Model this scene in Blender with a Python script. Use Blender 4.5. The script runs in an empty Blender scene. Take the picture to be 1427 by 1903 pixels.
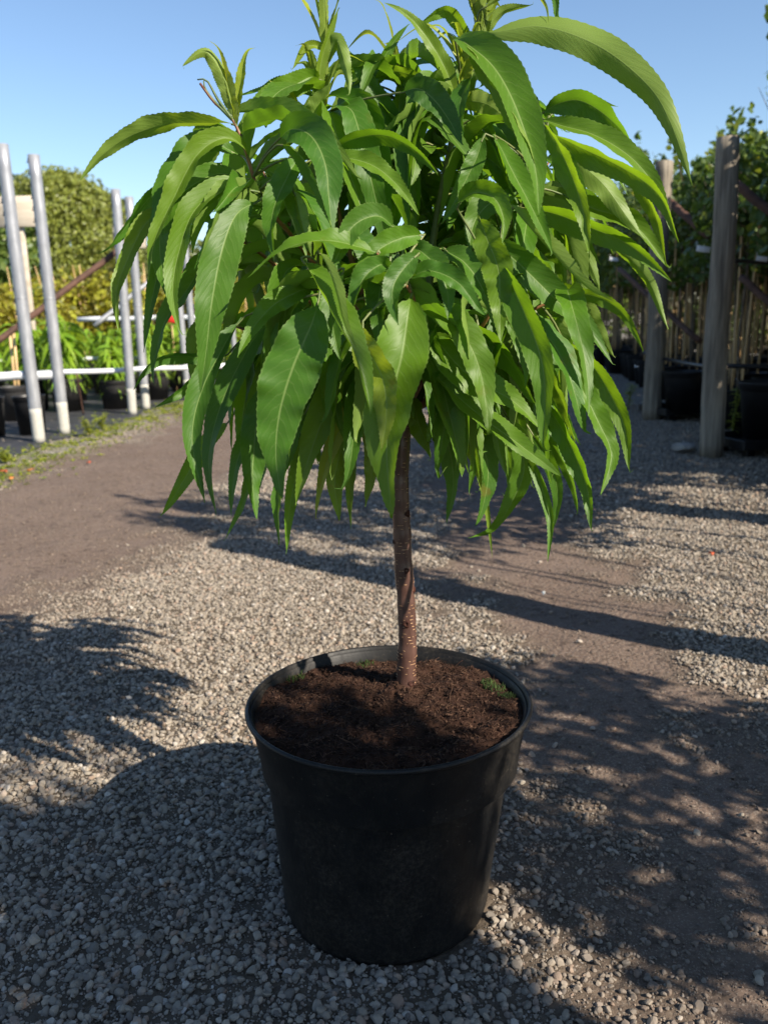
import bpy, math, random
import numpy as np
from mathutils import Vector, Matrix, noise
random.seed(7); rng = np.random.default_rng(7)
S = bpy.context.scene
COL = S.collection
R = math.radians
# ------------------------------------------------------------------ camera
F_PX, PITCH, ROLL, CAM_H = 1600.0, R(13), R(1.55), 0.800      # focal length in photo pixels
_f = Vector((0, math.cos(PITCH), -math.sin(PITCH))); _r0 = Vector((1, 0, 0)); _u0 = _r0.cross(_f)
_r = _r0*math.cos(ROLL) - _u0*math.sin(ROLL); _u = _u0*math.cos(ROLL) + _r0*math.sin(ROLL)
CAMP = Vector((0, 0, CAM_H))
cam = bpy.data.cameras.new('camera'); camo = bpy.data.objects.new('camera', cam); COL.objects.link(camo)
m = Matrix((_r, _u, -_f)).transposed().to_4x4(); m.translation = CAMP; camo.matrix_world = m
cam.sensor_fit = 'VERTICAL'; cam.sensor_height = 24; cam.lens = F_PX/1903*24
cam.clip_start = 0.02; cam.clip_end = 2000
cam.dof.use_dof = True; cam.dof.focus_distance = 1.0; cam.dof.aperture_fstop = cam.lens/4.0   # 4 mm aperture
S.camera = camo
def ray(x, y): return _f + _r*((x-713.5)/F_PX) - _u*((y-951.5)/F_PX)
def gnd(x, y, z=0.0):
    d = ray(x, y); return CAMP + d*((z-CAM_H)/d.z)
def at(x, y, Y):
    d = ray(x, y); return CAMP + d*(Y/d.y)
# ------------------------------------------------------------------ light
SUN_AZ = (0.785, -0.62); SUN_EL = R(35.5)
W = bpy.data.worlds.new('World'); S.world = W; W.use_nodes = True
nt = W.node_tree; sky = nt.nodes.new('ShaderNodeTexSky'); sky.sky_type = 'NISHITA'; sky.sun_disc = False
sky.sun_elevation = SUN_EL; sky.sun_rotation = math.atan2(SUN_AZ[0], SUN_AZ[1]); sky.altitude = 50
sky.air_density = 1.0; sky.dust_density = 0.25; sky.ozone_density = 3.2
bg = nt.nodes['Background']; nt.links.new(sky.outputs[0], bg.inputs[0]); bg.inputs[1].default_value = 0.084
sl = bpy.data.lights.new('sun', 'SUN'); sl.energy = 5.0; sl.angle = R(0.5); sl.color = (1.0, 0.90, 0.76)
so = bpy.data.objects.new('sun', sl); COL.objects.link(so)
sd = Vector((SUN_AZ[0]*math.cos(SUN_EL), SUN_AZ[1]*math.cos(SUN_EL), math.sin(SUN_EL)))
so.rotation_euler = sd.to_track_quat('Z', 'Y').to_euler(); so.location = sd*20
vs = S.view_settings; vs.view_transform = 'Standard'; vs.look = 'None'; vs.gamma = 1; vs.exposure = 1.08
S.render.engine = 'CYCLES'
# ------------------------------------------------------------------ tagging
def tag(o, label=None, cat=None, group=None, kind=None):
    if label: o['label'] = label
    if cat: o['category'] = cat
    if group: o['group'] = group
    if kind: o['kind'] = kind
    return o
def empty(name, loc=(0, 0, 0), rz=0, label=None, cat=None, group=None):
    o = bpy.data.objects.new(name, None); COL.objects.link(o); o.location = loc; o.rotation_euler = (0, 0, rz)
    o.empty_display_size = 0.1
    return tag(o, label, cat, group)
def copy_tree(o, parent=None):
    c = o.copy(); COL.objects.link(c)
    if parent: c.parent = parent
    for ch in list(o.children): copy_tree(ch, c)
    return c
# ------------------------------------------------------------------ mesh collector
class MB:
    def __init__(s): s.v = []; s.f = []; s.m = []; s.uv = {}; s.c = []; s.col = (0, 0, 0)
    def vert(s, p): s.v.append((p[0], p[1], p[2])); s.c.append(s.col); return len(s.v)-1
    def face(s, idx, mi=0, uv=None):
        if uv: s.uv[len(s.f)] = uv
        s.f.append(tuple(idx)); s.m.append(mi)
    def tube(s, pts, rad, n=8, mi=0, cap=True, jit=0.0, uvs=False):
        pts = [Vector(p) for p in pts]
        if not isinstance(rad, (list, tuple)): rad = [rad]*len(pts)
        prev = None; rings = []; L = 0; N = len(pts)
        for i, p in enumerate(pts):
            t = (pts[min(i+1, N-1)]-pts[max(i-1, 0)]).normalized()
            if prev is None:
                a = Vector((1, 0, 0)) if abs(t.x) < .9 else Vector((0, 1, 0)); a = (a - t*a.dot(t)).normalized()
            else: a = (prev - t*prev.dot(t)).normalized()
            prev = a; b = t.cross(a)
            if i: L += (p-pts[i-1]).length
            rings.append([s.vert(p + (a*math.cos(2*math.pi*k/n)+b*math.sin(2*math.pi*k/n))*rad[i]*(1+random.uniform(-jit, jit))) for k in range(n)])
        for i in range(N-1):
            for k in range(n):
                s.face((rings[i][k], rings[i][(k+1) % n], rings[i+1][(k+1) % n], rings[i+1][k]), mi)
        if cap: s.face(rings[0][::-1], mi); s.face(rings[-1], mi)
    def box(s, c, d, rz=0, M=None, mi=0, bev=0.0):
        c = Vector(c); h = Vector(d)/2; rot = Matrix.Rotation(rz, 3, 'Z') if M is None else M
        if bev:
            b = min(bev, min(h)*.49); ids = {}
            for sx in (-1, 1):
                for sy in (-1, 1):
                    for sz in (-1, 1):
                        for ax in range(3):
                            q = Vector((sx*(h.x-b), sy*(h.y-b), sz*(h.z-b))); q[ax] += b*(sx, sy, sz)[ax]
                            ids[(sx, sy, sz, ax)] = s.vert(c+rot@q)
            for ax in range(3):
                o1, o2 = (ax+1) % 3, (ax+2) % 3
                for sg in (-1, 1):
                    q = []
                    for a, b2 in ((-1, -1), (1, -1), (1, 1), (-1, 1)):
                        t = [0, 0, 0]; t[ax] = sg; t[o1] = a; t[o2] = b2; q.append(ids[(*t, ax)])
                    s.face(q if sg > 0 else q[::-1], mi)
                for a in (-1, 1):
                    for b2 in (-1, 1):
                        def K(e, which):
                            t = [0, 0, 0]; t[ax] = e; t[o1] = a; t[o2] = b2; return ids[(*t, which)]
                        q = [K(-1, o1), K(1, o1), K(1, o2), K(-1, o2)]
                        s.face(q if a*b2 < 0 else q[::-1], mi)
            for k in [(a, b2, c2) for a in (-1, 1) for b2 in (-1, 1) for c2 in (-1, 1)]:
                q = [ids[(*k, i)] for i in range(3)]; s.face(q if k[0]*k[1]*k[2] > 0 else q[::-1], mi)
            return
        i = [s.vert(c+rot@Vector((sx*h.x, sy*h.y, sz*h.z))) for sz in (-1, 1) for sy in (-1, 1) for sx in (-1, 1)]
        for q in ((0, 2, 3, 1), (4, 5, 7, 6), (0, 1, 5, 4), (2, 6, 7, 3), (0, 4, 6, 2), (1, 3, 7, 5)): s.face([i[k] for k in q], mi)
    def lathe(s, prof, n=64, c=(0, 0, 0), mi=0, wob=0.0):
        c = Vector(c); rings = []
        for r, z in prof:
            rings.append([s.vert(c+Vector((r*math.cos(2*math.pi*k/n)*(1+wob*math.cos(4*math.pi*k/n+1)), r*math.sin(2*math.pi*k/n)*(1+wob*math.sin(4*math.pi*k/n)), z))) for k in range(n)])
        for i in range(len(prof)-1):
            for k in range(n):
                s.face((rings[i][k], rings[i][(k+1) % n], rings[i+1][(k+1) % n], rings[i+1][k]), mi)
        return rings
    def build(s, name, mats, parent=None, smooth=True, colname=None):
        me = bpy.data.meshes.new(name); me.from_pydata(s.v, [], s.f)
        for mt in (mats if isinstance(mats, (list, tuple)) else [mats]): me.materials.append(mt)
        me.polygons.foreach_set('material_index', s.m)
        if smooth: me.polygons.foreach_set('use_smooth', [True]*len(s.f))
        if s.uv:
            ul = me.uv_layers.new(name='UVMap'); dat = np.zeros(len(me.loops)*2, np.float32); k = 0
            for fi, f in enumerate(s.f):
                u = s.uv.get(fi)
                if u is not None: dat[2*k:2*(k+len(f))] = np.array(u, np.float32).ravel()
                k += len(f)
            ul.data.foreach_set('uv', dat)
        if colname:
            a = me.attributes.new(colname, 'FLOAT_COLOR', 'POINT')
            a.data.foreach_set('color', np.array([(*c, 1) for c in s.c], np.float32).ravel())
        me.update()
        o = bpy.data.objects.new(name, me); COL.objects.link(o)
        if parent: o.parent = parent
        return o
# ------------------------------------------------------------------ material helper
class NM:
    def __init__(s, name):
        s.m = bpy.data.materials.new(name); s.m.use_nodes = True; s.t = s.m.node_tree; s.n = s.t.nodes
        s.b = s.n['Principled BSDF']; s.out = s.n['Material Output']
    def N(s, ty, **kw):
        n = s.n.new(ty); ins = kw.pop('ins', {})
        for k, v in kw.items(): setattr(n, k, v)
        for k, v in ins.items():
            if isinstance(v, bpy.types.NodeSocket): s.t.links.new(v, n.inputs[k])
            else: n.inputs[k].default_value = v
        return n
    def L(s, a, b): s.t.links.new(a, b)
    def noise(s, scale, det=4, rough=.55, vec=None, dist=0):
        n = s.N('ShaderNodeTexNoise', ins={'Scale': scale, 'Detail': det, 'Roughness': rough, 'Distortion': dist})
        if vec is not None: s.L(vec, n.inputs['Vector'])
        return n.outputs['Fac']
    def ramp(s, fac, stops, interp='LINEAR'):
        n = s.n.new('ShaderNodeValToRGB'); s.L(fac, n.inputs[0]); e = n.color_ramp.elements; n.color_ramp.interpolation = interp
        while len(e) < len(stops): e.new(0.5)
        for i, (p, c) in enumerate(stops):
            e[i].position = p; e[i].color = (*c, 1) if not isinstance(c, (int, float)) else (c, c, c, 1)
        return n.outputs[0]
    def mix(s, fac, a, b, mode='MIX'):
        n = s.n.new('ShaderNodeMix'); n.data_type = 'RGBA'; n.blend_type = mode
        for i, v in ((0, fac), (6, a), (7, b)):
            sock = n.inputs[i]
            if isinstance(v, bpy.types.NodeSocket): s.L(v, sock)
            elif isinstance(v, (int, float)): sock.default_value = v if i == 0 else (v, v, v, 1)
            else: sock.default_value = (*v, 1)
        return n.outputs[2]
    def math(s, op, a, b=0.0, c=0.0):
        n = s.n.new('ShaderNodeMath'); n.operation = op
        for i, v in enumerate((a, b, c)):
            if isinstance(v, bpy.types.NodeSocket): s.L(v, n.inputs[i])
            else: n.inputs[i].default_value = v
        return n.outputs[0]
    def bump(s, h, st=.5, d=.01, sock=None):
        n = s.N('ShaderNodeBump', ins={'Strength': st, 'Distance': d, 'Height': h}); s.L(n.outputs[0], sock or s.b.inputs['Normal']); return n.outputs[0]
    def obj(s): return s.n.new('ShaderNodeTexCoord').outputs['Object']
    def set(s, col=None, rough=.6, spec=.5, metal=0.0):
        if col is not None:
            if isinstance(col, bpy.types.NodeSocket): s.L(col, s.b.inputs['Base Color'])
            else: s.b.inputs['Base Color'].default_value = (*col, 1)
        if isinstance(rough, bpy.types.NodeSocket): s.L(rough, s.b.inputs['Roughness'])
        else: s.b.inputs['Roughness'].default_value = rough
        s.b.inputs['Specular IOR Level'].default_value = spec; s.b.inputs['Metallic'].default_value = metal
        return s
def scalevec(k, vec, sc):
    n = k.N('ShaderNodeMapping'); n.inputs['Scale'].default_value = sc; k.L(vec, n.inputs['Vector']); return n.outputs[0]
def simple(name, c1, c2, scale=8, rough=.6, spec=.4, bump=0.0, bd=.005, stretch=None, metal=0.0):
    k = NM(name); v = k.obj()
    if stretch: v = scalevec(k, v, stretch)
    f = k.noise(scale, 6, .6, v); k.set(k.ramp(f, [(.3, c1), (.7, c2)]), rough, spec, metal)
    if bump: k.bump(f, bump, bd)
    return k.m
# ---- leaf materials: two-sided (paler underside), light shines through
def leaf_mat(name, top, under, trans, veins=True, transfac=.38, rough=.42, tint=True, spec=.4):
    k = NM(name); geo = k.n.new('ShaderNodeNewGeometry')
    ta, tb, un, tr = top, tuple(min(1, x*1.5) for x in top), under, trans
    nz = k.noise(14, 3, .6, k.obj()); base = k.mix(nz, ta, tb)
    if tint:
        at_ = k.N('ShaderNodeAttribute', attribute_name='tint'); sp = k.N('ShaderNodeSeparateColor'); k.L(at_.outputs['Color'], sp.inputs[0])
        base = k.mix(sp.outputs[0], base, (0.34, 0.36, 0.03)); base = k.mix(sp.outputs[1], base, (0.022, 0.068, 0.018))
        trc = k.mix(sp.outputs[0], tr, (.75, .68, .05)); trc = k.mix(sp.outputs[1], trc, (0.05, .2, .03))
        br = sp.outputs[2]
        spots = k.ramp(k.noise(30, 3, .6, k.obj()), [(.60, 0.0), (.66, 1.0)])
        base = k.mix(k.math('MULTIPLY', br, spots), base, (.16, .07, .02))
    else: trc = k.mix(nz, tr, tuple(x*.7 for x in tr))
    if veins:
        uv = k.n.new('ShaderNodeUVMap'); sx = k.n.new('ShaderNodeSeparateXYZ'); k.L(uv.outputs[0], sx.inputs[0])
        u = k.math('ABSOLUTE', sx.outputs[0])
        mid = k.ramp(u, [(0.0, 1.0), (.025, .85), (.055, 0.0)])
        wob = k.math('MULTIPLY', k.noise(5, 2, .5, uv.outputs[0]), .7)
        ph = k.math('ADD', k.math('SUBTRACT', k.math('MULTIPLY', sx.outputs[1], 17.0), k.math('MULTIPLY', k.math('POWER', u, 1.25), 2.6)), wob)
        fr = k.math('ABSOLUTE', k.math('SUBTRACT', k.math('FRACT', ph), .5))
        sv = k.math('MULTIPLY', k.ramp(fr, [(0.0, 1.0), (.05, .5), (.12, 0.0)]), k.ramp(u, [(.1, 1.0), (.75, .5), (.97, 0.0)]))
        ev = k.ramp(u, [(.93, 0.0), (.985, 1.0)])
        vv = k.math('MAXIMUM', mid, k.math('MULTIPLY', sv, .3)); vv = k.math('MAXIMUM', vv, k.math('MULTIPLY', ev, .35))
        base = k.mix(k.math('MULTIPLY', vv, .6), base, (0.24, 0.33, 0.10))
        quilt = k.math('ABSOLUTE', k.math('SUBTRACT', fr, .25))
        h = k.math('SUBTRACT', k.math('MULTIPLY', k.noise(90, 2, .5, k.obj()), .12), k.math('ADD', k.math('MULTIPLY', sv, .5), k.math('MULTIPLY', mid, 1.1)))
        h = k.math('SUBTRACT', h, k.math('MULTIPLY', k.math('SUBTRACT', .5, fr), -.9))
        bn = k.bump(h, .15, .0016)
        trc = k.mix(k.math('MULTIPLY', vv, .5), trc, (.12, .2, .03))
    under_c = k.mix(.72, base, un)
    col = k.mix(geo.outputs['Backfacing'], base, under_c)
    k.set(col, rough, spec)
    tl = k.N('ShaderNodeBsdfTranslucent'); k.L(trc, tl.inputs['Color'])
    if veins: k.L(bn, tl.inputs['Normal'])
    mx = k.N('ShaderNodeMixShader', ins={0: transfac}); k.L(k.b.outputs[0], mx.inputs[1]); k.L(tl.outputs[0], mx.inputs[2]); k.L(mx.outputs[0], k.out.inputs[0])
    return k.m
M_LEAF = leaf_mat('peach_leaf', (0.040, 0.110, 0.005), (0.17, 0.25, 0.055), (0.26, 0.52, 0.01), rough=.46, spec=.28, transfac=.33)
M_SEED = leaf_mat('seedling_leaf', (0.13, 0.25, 0.02), (0.2, 0.3, 0.06), (0.5, 0.7, 0.03), veins=False)
M_CUR = leaf_mat('shrub_leaf', (0.045, 0.085, 0.02), (0.10, 0.15, 0.05), (0.16, 0.26, 0.02), veins=False, transfac=.28)
M_VINE = leaf_mat('autumn_leaf', (0.13, 0.12, 0.02), (0.2, 0.16, 0.05), (0.45, 0.32, 0.03), veins=False)
M_OLIVE = leaf_mat('tree_leaf', (0.135, 0.155, 0.03), (0.18, 0.2, 0.06), (0.36, 0.37, 0.05), veins=False, transfac=.25)
M_FAR = leaf_mat('far_leaf', (0.045, 0.06, 0.022), (0.07, 0.09, 0.04), (0.12, 0.15, 0.03), veins=False, transfac=.2)
M_WEED = leaf_mat('weed_leaf', (0.11, 0.15, 0.02), (0.15, 0.2, 0.05), (0.35, 0.4, 0.04), veins=False)
M_BARK = simple('peach_bark', (0.040, 0.020, 0.016), (0.125, 0.068, 0.052), 45, .27, .6, .25, .0015, (1, 1, .35))
M_LENT = simple('lenticel', (0.22, 0.11, 0.05), (0.40, 0.25, 0.13), 60, .7)
M_KNOT = simple('knot', (0.012, 0.006, 0.005), (0.06, 0.02, 0.012), 90, .8, .2, .8, .002)
M_TWIG = simple('green_twig', (0.06, 0.11, 0.03), (0.17, 0.17, 0.06), 30, .5)
M_TWIGR = simple('red_twig', (0.12, 0.035, 0.02), (0.28, 0.15, 0.06), 30, .5)
# plastic of the big pot
k = NM('black_plastic'); o_ = k.obj(); d1 = k.noise(7, 6, .7, o_); d2 = k.noise(190, 4, .8, o_); d3 = k.noise(30, 4, .7, scalevec(k, o_, (1, 1, .25)))
dust = k.math('MULTIPLY', k.ramp(d1, [(.45, 0.0), (.75, 1.0)]), k.ramp(d2, [(.45, 0.2), (.62, 1.0)]))
c_ = k.mix(k.math('MULTIPLY', dust, .8), (0.0042, 0.0044, 0.0048), (0.06, 0.05, 0.038))
c_ = k.mix(k.ramp(k.noise(260, 1, .5, o_), [(.74, 0.0), (.77, .35)]), c_, (0.16, 0.13, 0.10))
k.set(c_, k.ramp(d3, [(.3, .42), (.7, .62)]), .28); k.bump(k.math('ADD', k.math('MULTIPLY', d2, .5), d3), .35, .0011); M_POT = k.m
M_POT2 = simple('grey_pot_plastic', (0.018, 0.018, 0.019), (0.045, 0.043, 0.042), 9, .55)
M_POT3 = simple('dark_pot_plastic', (0.006, 0.006, 0.007), (0.016, 0.016, 0.017), 9, .45)
M_SOIL = simple('potting_soil', (0.008, 0.004, 0.003), (0.045, 0.022, 0.014), 60, .95, .15, 1.0, .006)
M_FIB = simple('bark_fibre', (0.022, 0.011, 0.007), (0.105, 0.058, 0.036), 40, .85, .2)
M_MOSS = simple('moss', (0.012, 0.026, 0.004), (0.04, 0.07, 0.010), 60, .8)
M_GALV = simple('galvanised_steel', (0.23, 0.24, 0.26), (0.38, 0.39, 0.41), 25, .42, .5, 0, 0, (1, 1, .3), metal=.35)
M_HOLE = simple('slot_dark', (0.02, 0.02, 0.022), (0.05, 0.05, 0.055), 5, .8)
M_WHITE = simple('white_tube', (0.5, 0.52, 0.54), (0.68, 0.7, 0.72), 20, .4)
M_CONC = simple('lime_foot', (0.33, 0.325, 0.29), (0.44, 0.43, 0.38), 40, .9)
M_WOOD = simple('weathered_wood', (0.07, 0.06, 0.048), (0.30, 0.26, 0.20), 26, .85, .25, 1.0, .008, (1.8, 1.8, .1))
M_WOODL = simple('pale_board', (0.34, 0.29, 0.22), (0.50, 0.44, 0.36), 9, .8, .3, .3, .004, (.2, 1, 1.5))
M_RUST = simple('rusty_pipe', (0.04, 0.022, 0.016), (0.12, 0.06, 0.04), 14, .8)
M_CANE = simple('bamboo', (0.34, 0.21, 0.09), (0.62, 0.44, 0.22), 22, .55, .4, 0, 0, (1, 1, .2))
M_STEM = simple('shrub_stem', (0.06, 0.045, 0.03), (0.17, 0.13, 0.09), 30, .8)
M_HOSE = simple('black_hose', (0.008, 0.008, 0.009), (0.02, 0.02, 0.022), 12, .4)
M_TAG = simple('white_tag', (0.6, 0.62, 0.64), (0.75, 0.76, 0.78), 20, .5)
M_RED = simple('red_tag', (0.45, 0.02, 0.015), (0.6, 0.04, 0.02), 20, .5)
M_CLOTH = simple('woven_cloth', (0.012, 0.013, 0.016), (0.05, 0.05, 0.055), 7, .6, .5)
M_ROCK = simple('rock', (0.16, 0.15, 0.14), (0.32, 0.30, 0.27), 12, .85, .3, .6, .01)
# gravel stones: colour comes from a per-stone value
k = NM('gravel_stone'); a_ = k.N('ShaderNodeAttribute', attribute_name='tint'); sp = k.N('ShaderNodeSeparateColor'); k.L(a_.outputs['Color'], sp.inputs[0])
c_ = k.ramp(sp.outputs[0], [(0, (0.10, 0.09, 0.078)), (.25, (0.21, 0.185, 0.15)), (.5, (0.29, 0.25, 0.195)), (.72, (0.37, 0.32, 0.255)), (.86, (0.29, 0.19, 0.13)), (1, (0.50, 0.46, 0.40))])
n_ = k.noise(160, 4, .7, k.obj()); c_ = k.mix(k.math('MULTIPLY', n_, .7), c_, (0.19, 0.165, 0.135))
c_ = k.mix(sp.outputs[1], c_, (0.12, 0.085, 0.065))
k.set(c_, .8, .3); k.bump(n_, .4, .0012); M_STONE = k.m
# ground sheet
k = NM('gravel_ground'); geo = k.n.new('ShaderNodeNewGeometry'); P_ = geo.outputs['Position']
a_ = k.N('ShaderNodeAttribute', attribute_name='tint'); sp = k.N('ShaderNodeSeparateColor'); k.L(a_.outputs['Color'], sp.inputs[0]); dirt = sp.outputs[0]; weed = sp.outputs[1]; farr = sp.outputs[2]
vr = k.N('ShaderNodeTexVoronoi', ins={'Scale': 85.0, 'Randomness': 1.0}); k.L(P_, vr.inputs['Vector'])
vcs = k.N('ShaderNodeSeparateColor'); k.L(vr.outputs['Color'], vcs.inputs[0])
gcol = k.ramp(vcs.outputs[0], [(0, (0.15, 0.135, 0.12)), (.4, (0.25, 0.225, 0.19)), (.8, (0.36, 0.32, 0.27)), (1, (0.46, 0.43, 0.39))])
crack = k.ramp(vr.outputs['Distance'], [(.35, 1.0), (.75, .25)]); gcol = k.mix(1.0, gcol, crack, 'MULTIPLY')
n1 = k.noise(3.2, 6, .65, P_); n2 = k.noise(60, 5, .7, P_); n3 = k.noise(260, 3, .7, P_)
dcol = k.mix(n2, (0.072, 0.047, 0.035), (0.155, 0.110, 0.083)); dcol = k.mix(k.ramp(n1, [(.35, 0.0), (.65, .5)]), dcol, (0.17, 0.125, 0.10))
dcol = k.mix(k.ramp(n3, [(.56, 0.0), (.64, .7)]), dcol, (0.30, 0.26, 0.21)); dcol = k.mix(k.ramp(k.noise(38, 3, .6, P_), [(.56, 0.0), (.66, .75)]), dcol, (0.05, 0.034, 0.025))
base = k.mix(farr, k.mix(k.math('MULTIPLY', n2, .7), (0.055, 0.042, 0.030), (0.16, 0.127, 0.09)), gcol)
col = k.mix(dirt, base, dcol)
wn = k.noise(11, 5, .7, P_)
col = k.mix(k.math('MULTIPLY', weed, k.ramp(wn, [(.42, 0.0), (.6, .85)])), col, (0.10, 0.11, 0.02))
k.set(col, .9, .25)
h = k.math('ADD', k.math('MULTIPLY', k.math('SUBTRACT', 1.0, vr.outputs['Distance']), .6), k.math('ADD', k.math('MULTIPLY', n2, .5), k.math('MULTIPLY', n3, .3)))
k.bump(h, .75, .008); M_GROUND = k.m
# ------------------------------------------------------------------ ground
def poly_dist(x, y, pl):
    d = np.full(np.shape(x), 1e9)
    for (x0, y0), (x1, y1) in zip(pl, pl[1:]):
        dx, dy = x1-x0, y1-y0; t = np.clip(((x-x0)*dx+(y-y0)*dy)/(dx*dx+dy*dy), 0, 1)
        d = np.minimum(d, np.hypot(x-x0-t*dx, y-y0-t*dy))
    return d
def gp(x, y): p = gnd(x, y); return (p.x, p.y)
_ph = rng.uniform(0, 6.28, 24); _kx = rng.normal(0, 1, 24); _ky = rng.normal(0, 1, 24)
def lf(x, y, f=1.0):                      # smooth noise, about -1..1
    s = 0
    for i in range(24): s = s + np.sin(f*(2+i*.35)*(_kx[i]*x+_ky[i]*y)+_ph[i])
    return s/5.0
TRK_L = [(-1.9, 1.9), gp(20, 1010), gp(200, 900), gp(420, 800), gp(520, 700), (-.6, 16), (.6, 30)]
TRK_R = [(1.2, .2), gp(1300, 1560), gp(1150, 1370), gp(1080, 1180), gp(960, 1010), gp(900, 900), gp(880, 800), (1.2, 9), (2.2, 30)]
def dirt_f(x, y):
    n = lf(x, y, 1.6)*.10 + lf(x, y, 5)*.06
    dl = poly_dist(x, y, TRK_L)+n; dr = poly_dist(x, y, TRK_R)+n
    a = np.clip((.78-dl)/.35, 0, 1); b = np.clip((.26+.02*y-dr)/.18, 0, 1)
    nearp = np.clip((1.75-y)/.4, 0, 1)*np.clip((x-.08)/.30, 0, 1)*np.clip(.8+lf(x, y, 2.5)*.35, 0, 1)*.85
    return np.maximum(np.maximum(a, b), nearp)
def bank_x(y): return -2.17+.075*(y-4.8)        # edge of the left growing bed
def weed_f(x, y):
    d = x-bank_x(y)+lf(x, y, 1.3)*.08
    return np.clip(1-np.abs(d+.02)/.38, 0, 1)*np.clip((y-1.5)/2, 0, 1)
def hgt(x, y): return .006*lf(x, y, 1.1)+.004*lf(x, y, 4) - .010*np.clip(dirt_f(x, y), 0, 1)
gx = np.concatenate([-np.geomspace(900, 3.3, 24), np.arange(-3.2, 3.6, .04), np.geomspace(3.7, 900, 24)])
gy = np.concatenate([-np.geomspace(400, .7, 20), np.arange(-.5, 9, .04), np.geomspace(9.1, 1200, 34)])
X, Y = np.meshgrid(gx, gy); fade = np.clip(1-np.hypot(X, Y)/12, 0, 1)
Z = hgt(X, Y)*fade; D = dirt_f(X, Y)*np.clip(2-np.hypot(X, Y)/30, 0, 1)
Wd = weed_f(X, Y); Fr = np.clip((Y-3.0)/2.5, 0, 1)
nx, ny = len(gx), len(gy)
idx = np.arange(nx*ny).reshape(ny, nx)
fa = np.stack([idx[:-1, :-1], idx[:-1, 1:], idx[1:, 1:], idx[1:, :-1]], -1).reshape(-1, 4)
def np_mesh(name, V, Fc, mat, tint, smooth=True):
    me = bpy.data.meshes.new(name); n = Fc.shape[1]
    me.vertices.add(len(V)); me.vertices.foreach_set('co', V.astype(np.float32).ravel())
    me.loops.add(Fc.size); me.loops.foreach_set('vertex_index', Fc.astype(np.int32).ravel())
    me.polygons.add(len(Fc)); me.polygons.foreach_set('loop_start', np.arange(0, Fc.size, n, dtype=np.int32))
    me.polygons.foreach_set('loop_total', np.full(len(Fc), n, np.int32)) if False else None
    me.update(calc_edges=True)
    me.polygons.foreach_set('use_smooth', np.full(len(Fc), smooth))
    a = me.attributes.new('tint', 'FLOAT_COLOR', 'POINT')
    a.data.foreach_set('color', np.concatenate([tint, np.ones((len(V), 1))], 1).astype(np.float32).ravel())
    me.materials.append(mat); me.validate()
    o = bpy.data.objects.new(name, me); COL.objects.link(o); return o
go = np_mesh('ground', np.stack([X, Y, Z], -1).reshape(-1, 3), fa, M_GROUND, np.stack([D, Wd, Fr], -1).reshape(-1, 3))
tag(go, kind='structure')
# ------------------------------------------------------------------ gravel stones
import bmesh
def ico(sub):
    bm = bmesh.new(); bmesh.ops.create_icosphere(bm, subdivisions=sub, radius=1)
    v = np.array([p.co[:] for p in bm.verts]); f = np.array([[q.index for q in t.verts] for t in bm.faces]); bm.free(); return v, f
V2, F2 = ico(2); V1, F1 = ico(1)
def templ(V, n):
    out = []
    for i in range(n):
        w = V.copy()
        for _ in range(7):                                  # chop flat facets: crushed stone
            d = rng.normal(size=3); d /= np.linalg.norm(d); c = rng.uniform(.55, .85); e = w@d
            w -= np.outer(np.clip(e-c, 0, None)*.92, d)
        w *= rng.uniform(.75, 1.2, 3)*np.array([1, 1, .72]); out.append(w)
    return out
T2, T1 = templ(V2, 12), templ(V1, 12)
def stones(P, size, tint, T, Fc):
    Vs, Fs, Ts = [], [], []; off = 0
    for j, tv in enumerate(T):
        sel = np.arange(j, len(P), len(T)); n = len(sel)
        if not n: continue
        a = rng.uniform(0, 6.283, n); ca, sa = np.cos(a), np.sin(a)
        tl = rng.normal(0, .28, (n, 2)); s = size[sel]
        v = tv[None]*s[:, None, None]
        x = v[..., 0]*ca[:, None]-v[..., 1]*sa[:, None]; y = v[..., 0]*sa[:, None]+v[..., 1]*ca[:, None]
        z = v[..., 2]+x*tl[:, :1]+y*tl[:, 1:]
        w = np.stack([x, y, z], -1)+P[sel][:, None]
        Vs.append(w.reshape(-1, 3)); k_ = len(tv)
        Fs.append((Fc[None]+(np.arange(n)*k_)[:, None, None]+off).reshape(-1, 3)); off += n*k_
        Ts.append(np.repeat(tint[sel], k_, 0))
    return np.concatenate(Vs), np.concatenate(Fs), np.concatenate(Ts)
def scatter(y0, y1, dens, T, Fc, smin, smax, dk=.90):
    n = int(dens*(y1-y0)*(2*(.52*y1+.15)))
    y = rng.uniform(y0, y1, n); x = rng.uniform(-1, 1, n)*(.52*y1+.15)
    keep = (np.abs(x) < .5*y+.12) & (np.hypot(x, y-1.068) > .139)
    x, y = x[keep], y[keep]
    d = dirt_f(x, y); bank = (x-bank_x(y)) < .15
    keep = (rng.uniform(size=len(x)) < (1.0-d*dk)) & ~(bank & (rng.uniform(size=len(x)) < .93))
    x, y, d = x[keep], y[keep], d[keep]
    s = rng.uniform(0, 1, len(x))**2.2*(smax-smin)+smin; s = s*(1-.35*d)
    z = hgt(x, y)*np.clip(1-np.hypot(x, y)/12, 0, 1)+s*(rng.uniform(.05, .55, len(x)))*(1-.3*d)
    t = np.stack([np.clip(rng.normal(.50, .27, len(x)), 0, 1), np.clip(d*.7+rng.uniform(0, .25, len(x)), 0, .8), np.zeros(len(x))], -1)
    return stones(np.stack([x, y, z], -1), s, t, T, Fc)
parts = [scatter(.62, 1.7, 19000, T2, F2, .0022, .0078), scatter(.62, 1.7, 30000, T1, F1, .0010, .0028, .25), scatter(1.7, 4.2, 5000, T1, F1, .0016, .0042, .15), scatter(1.7, 3.2, 17000, T1, F1, .0026, .0078), scatter(3.2, 7.2, 5200, T1, F1, .004, .0105)]
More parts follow.
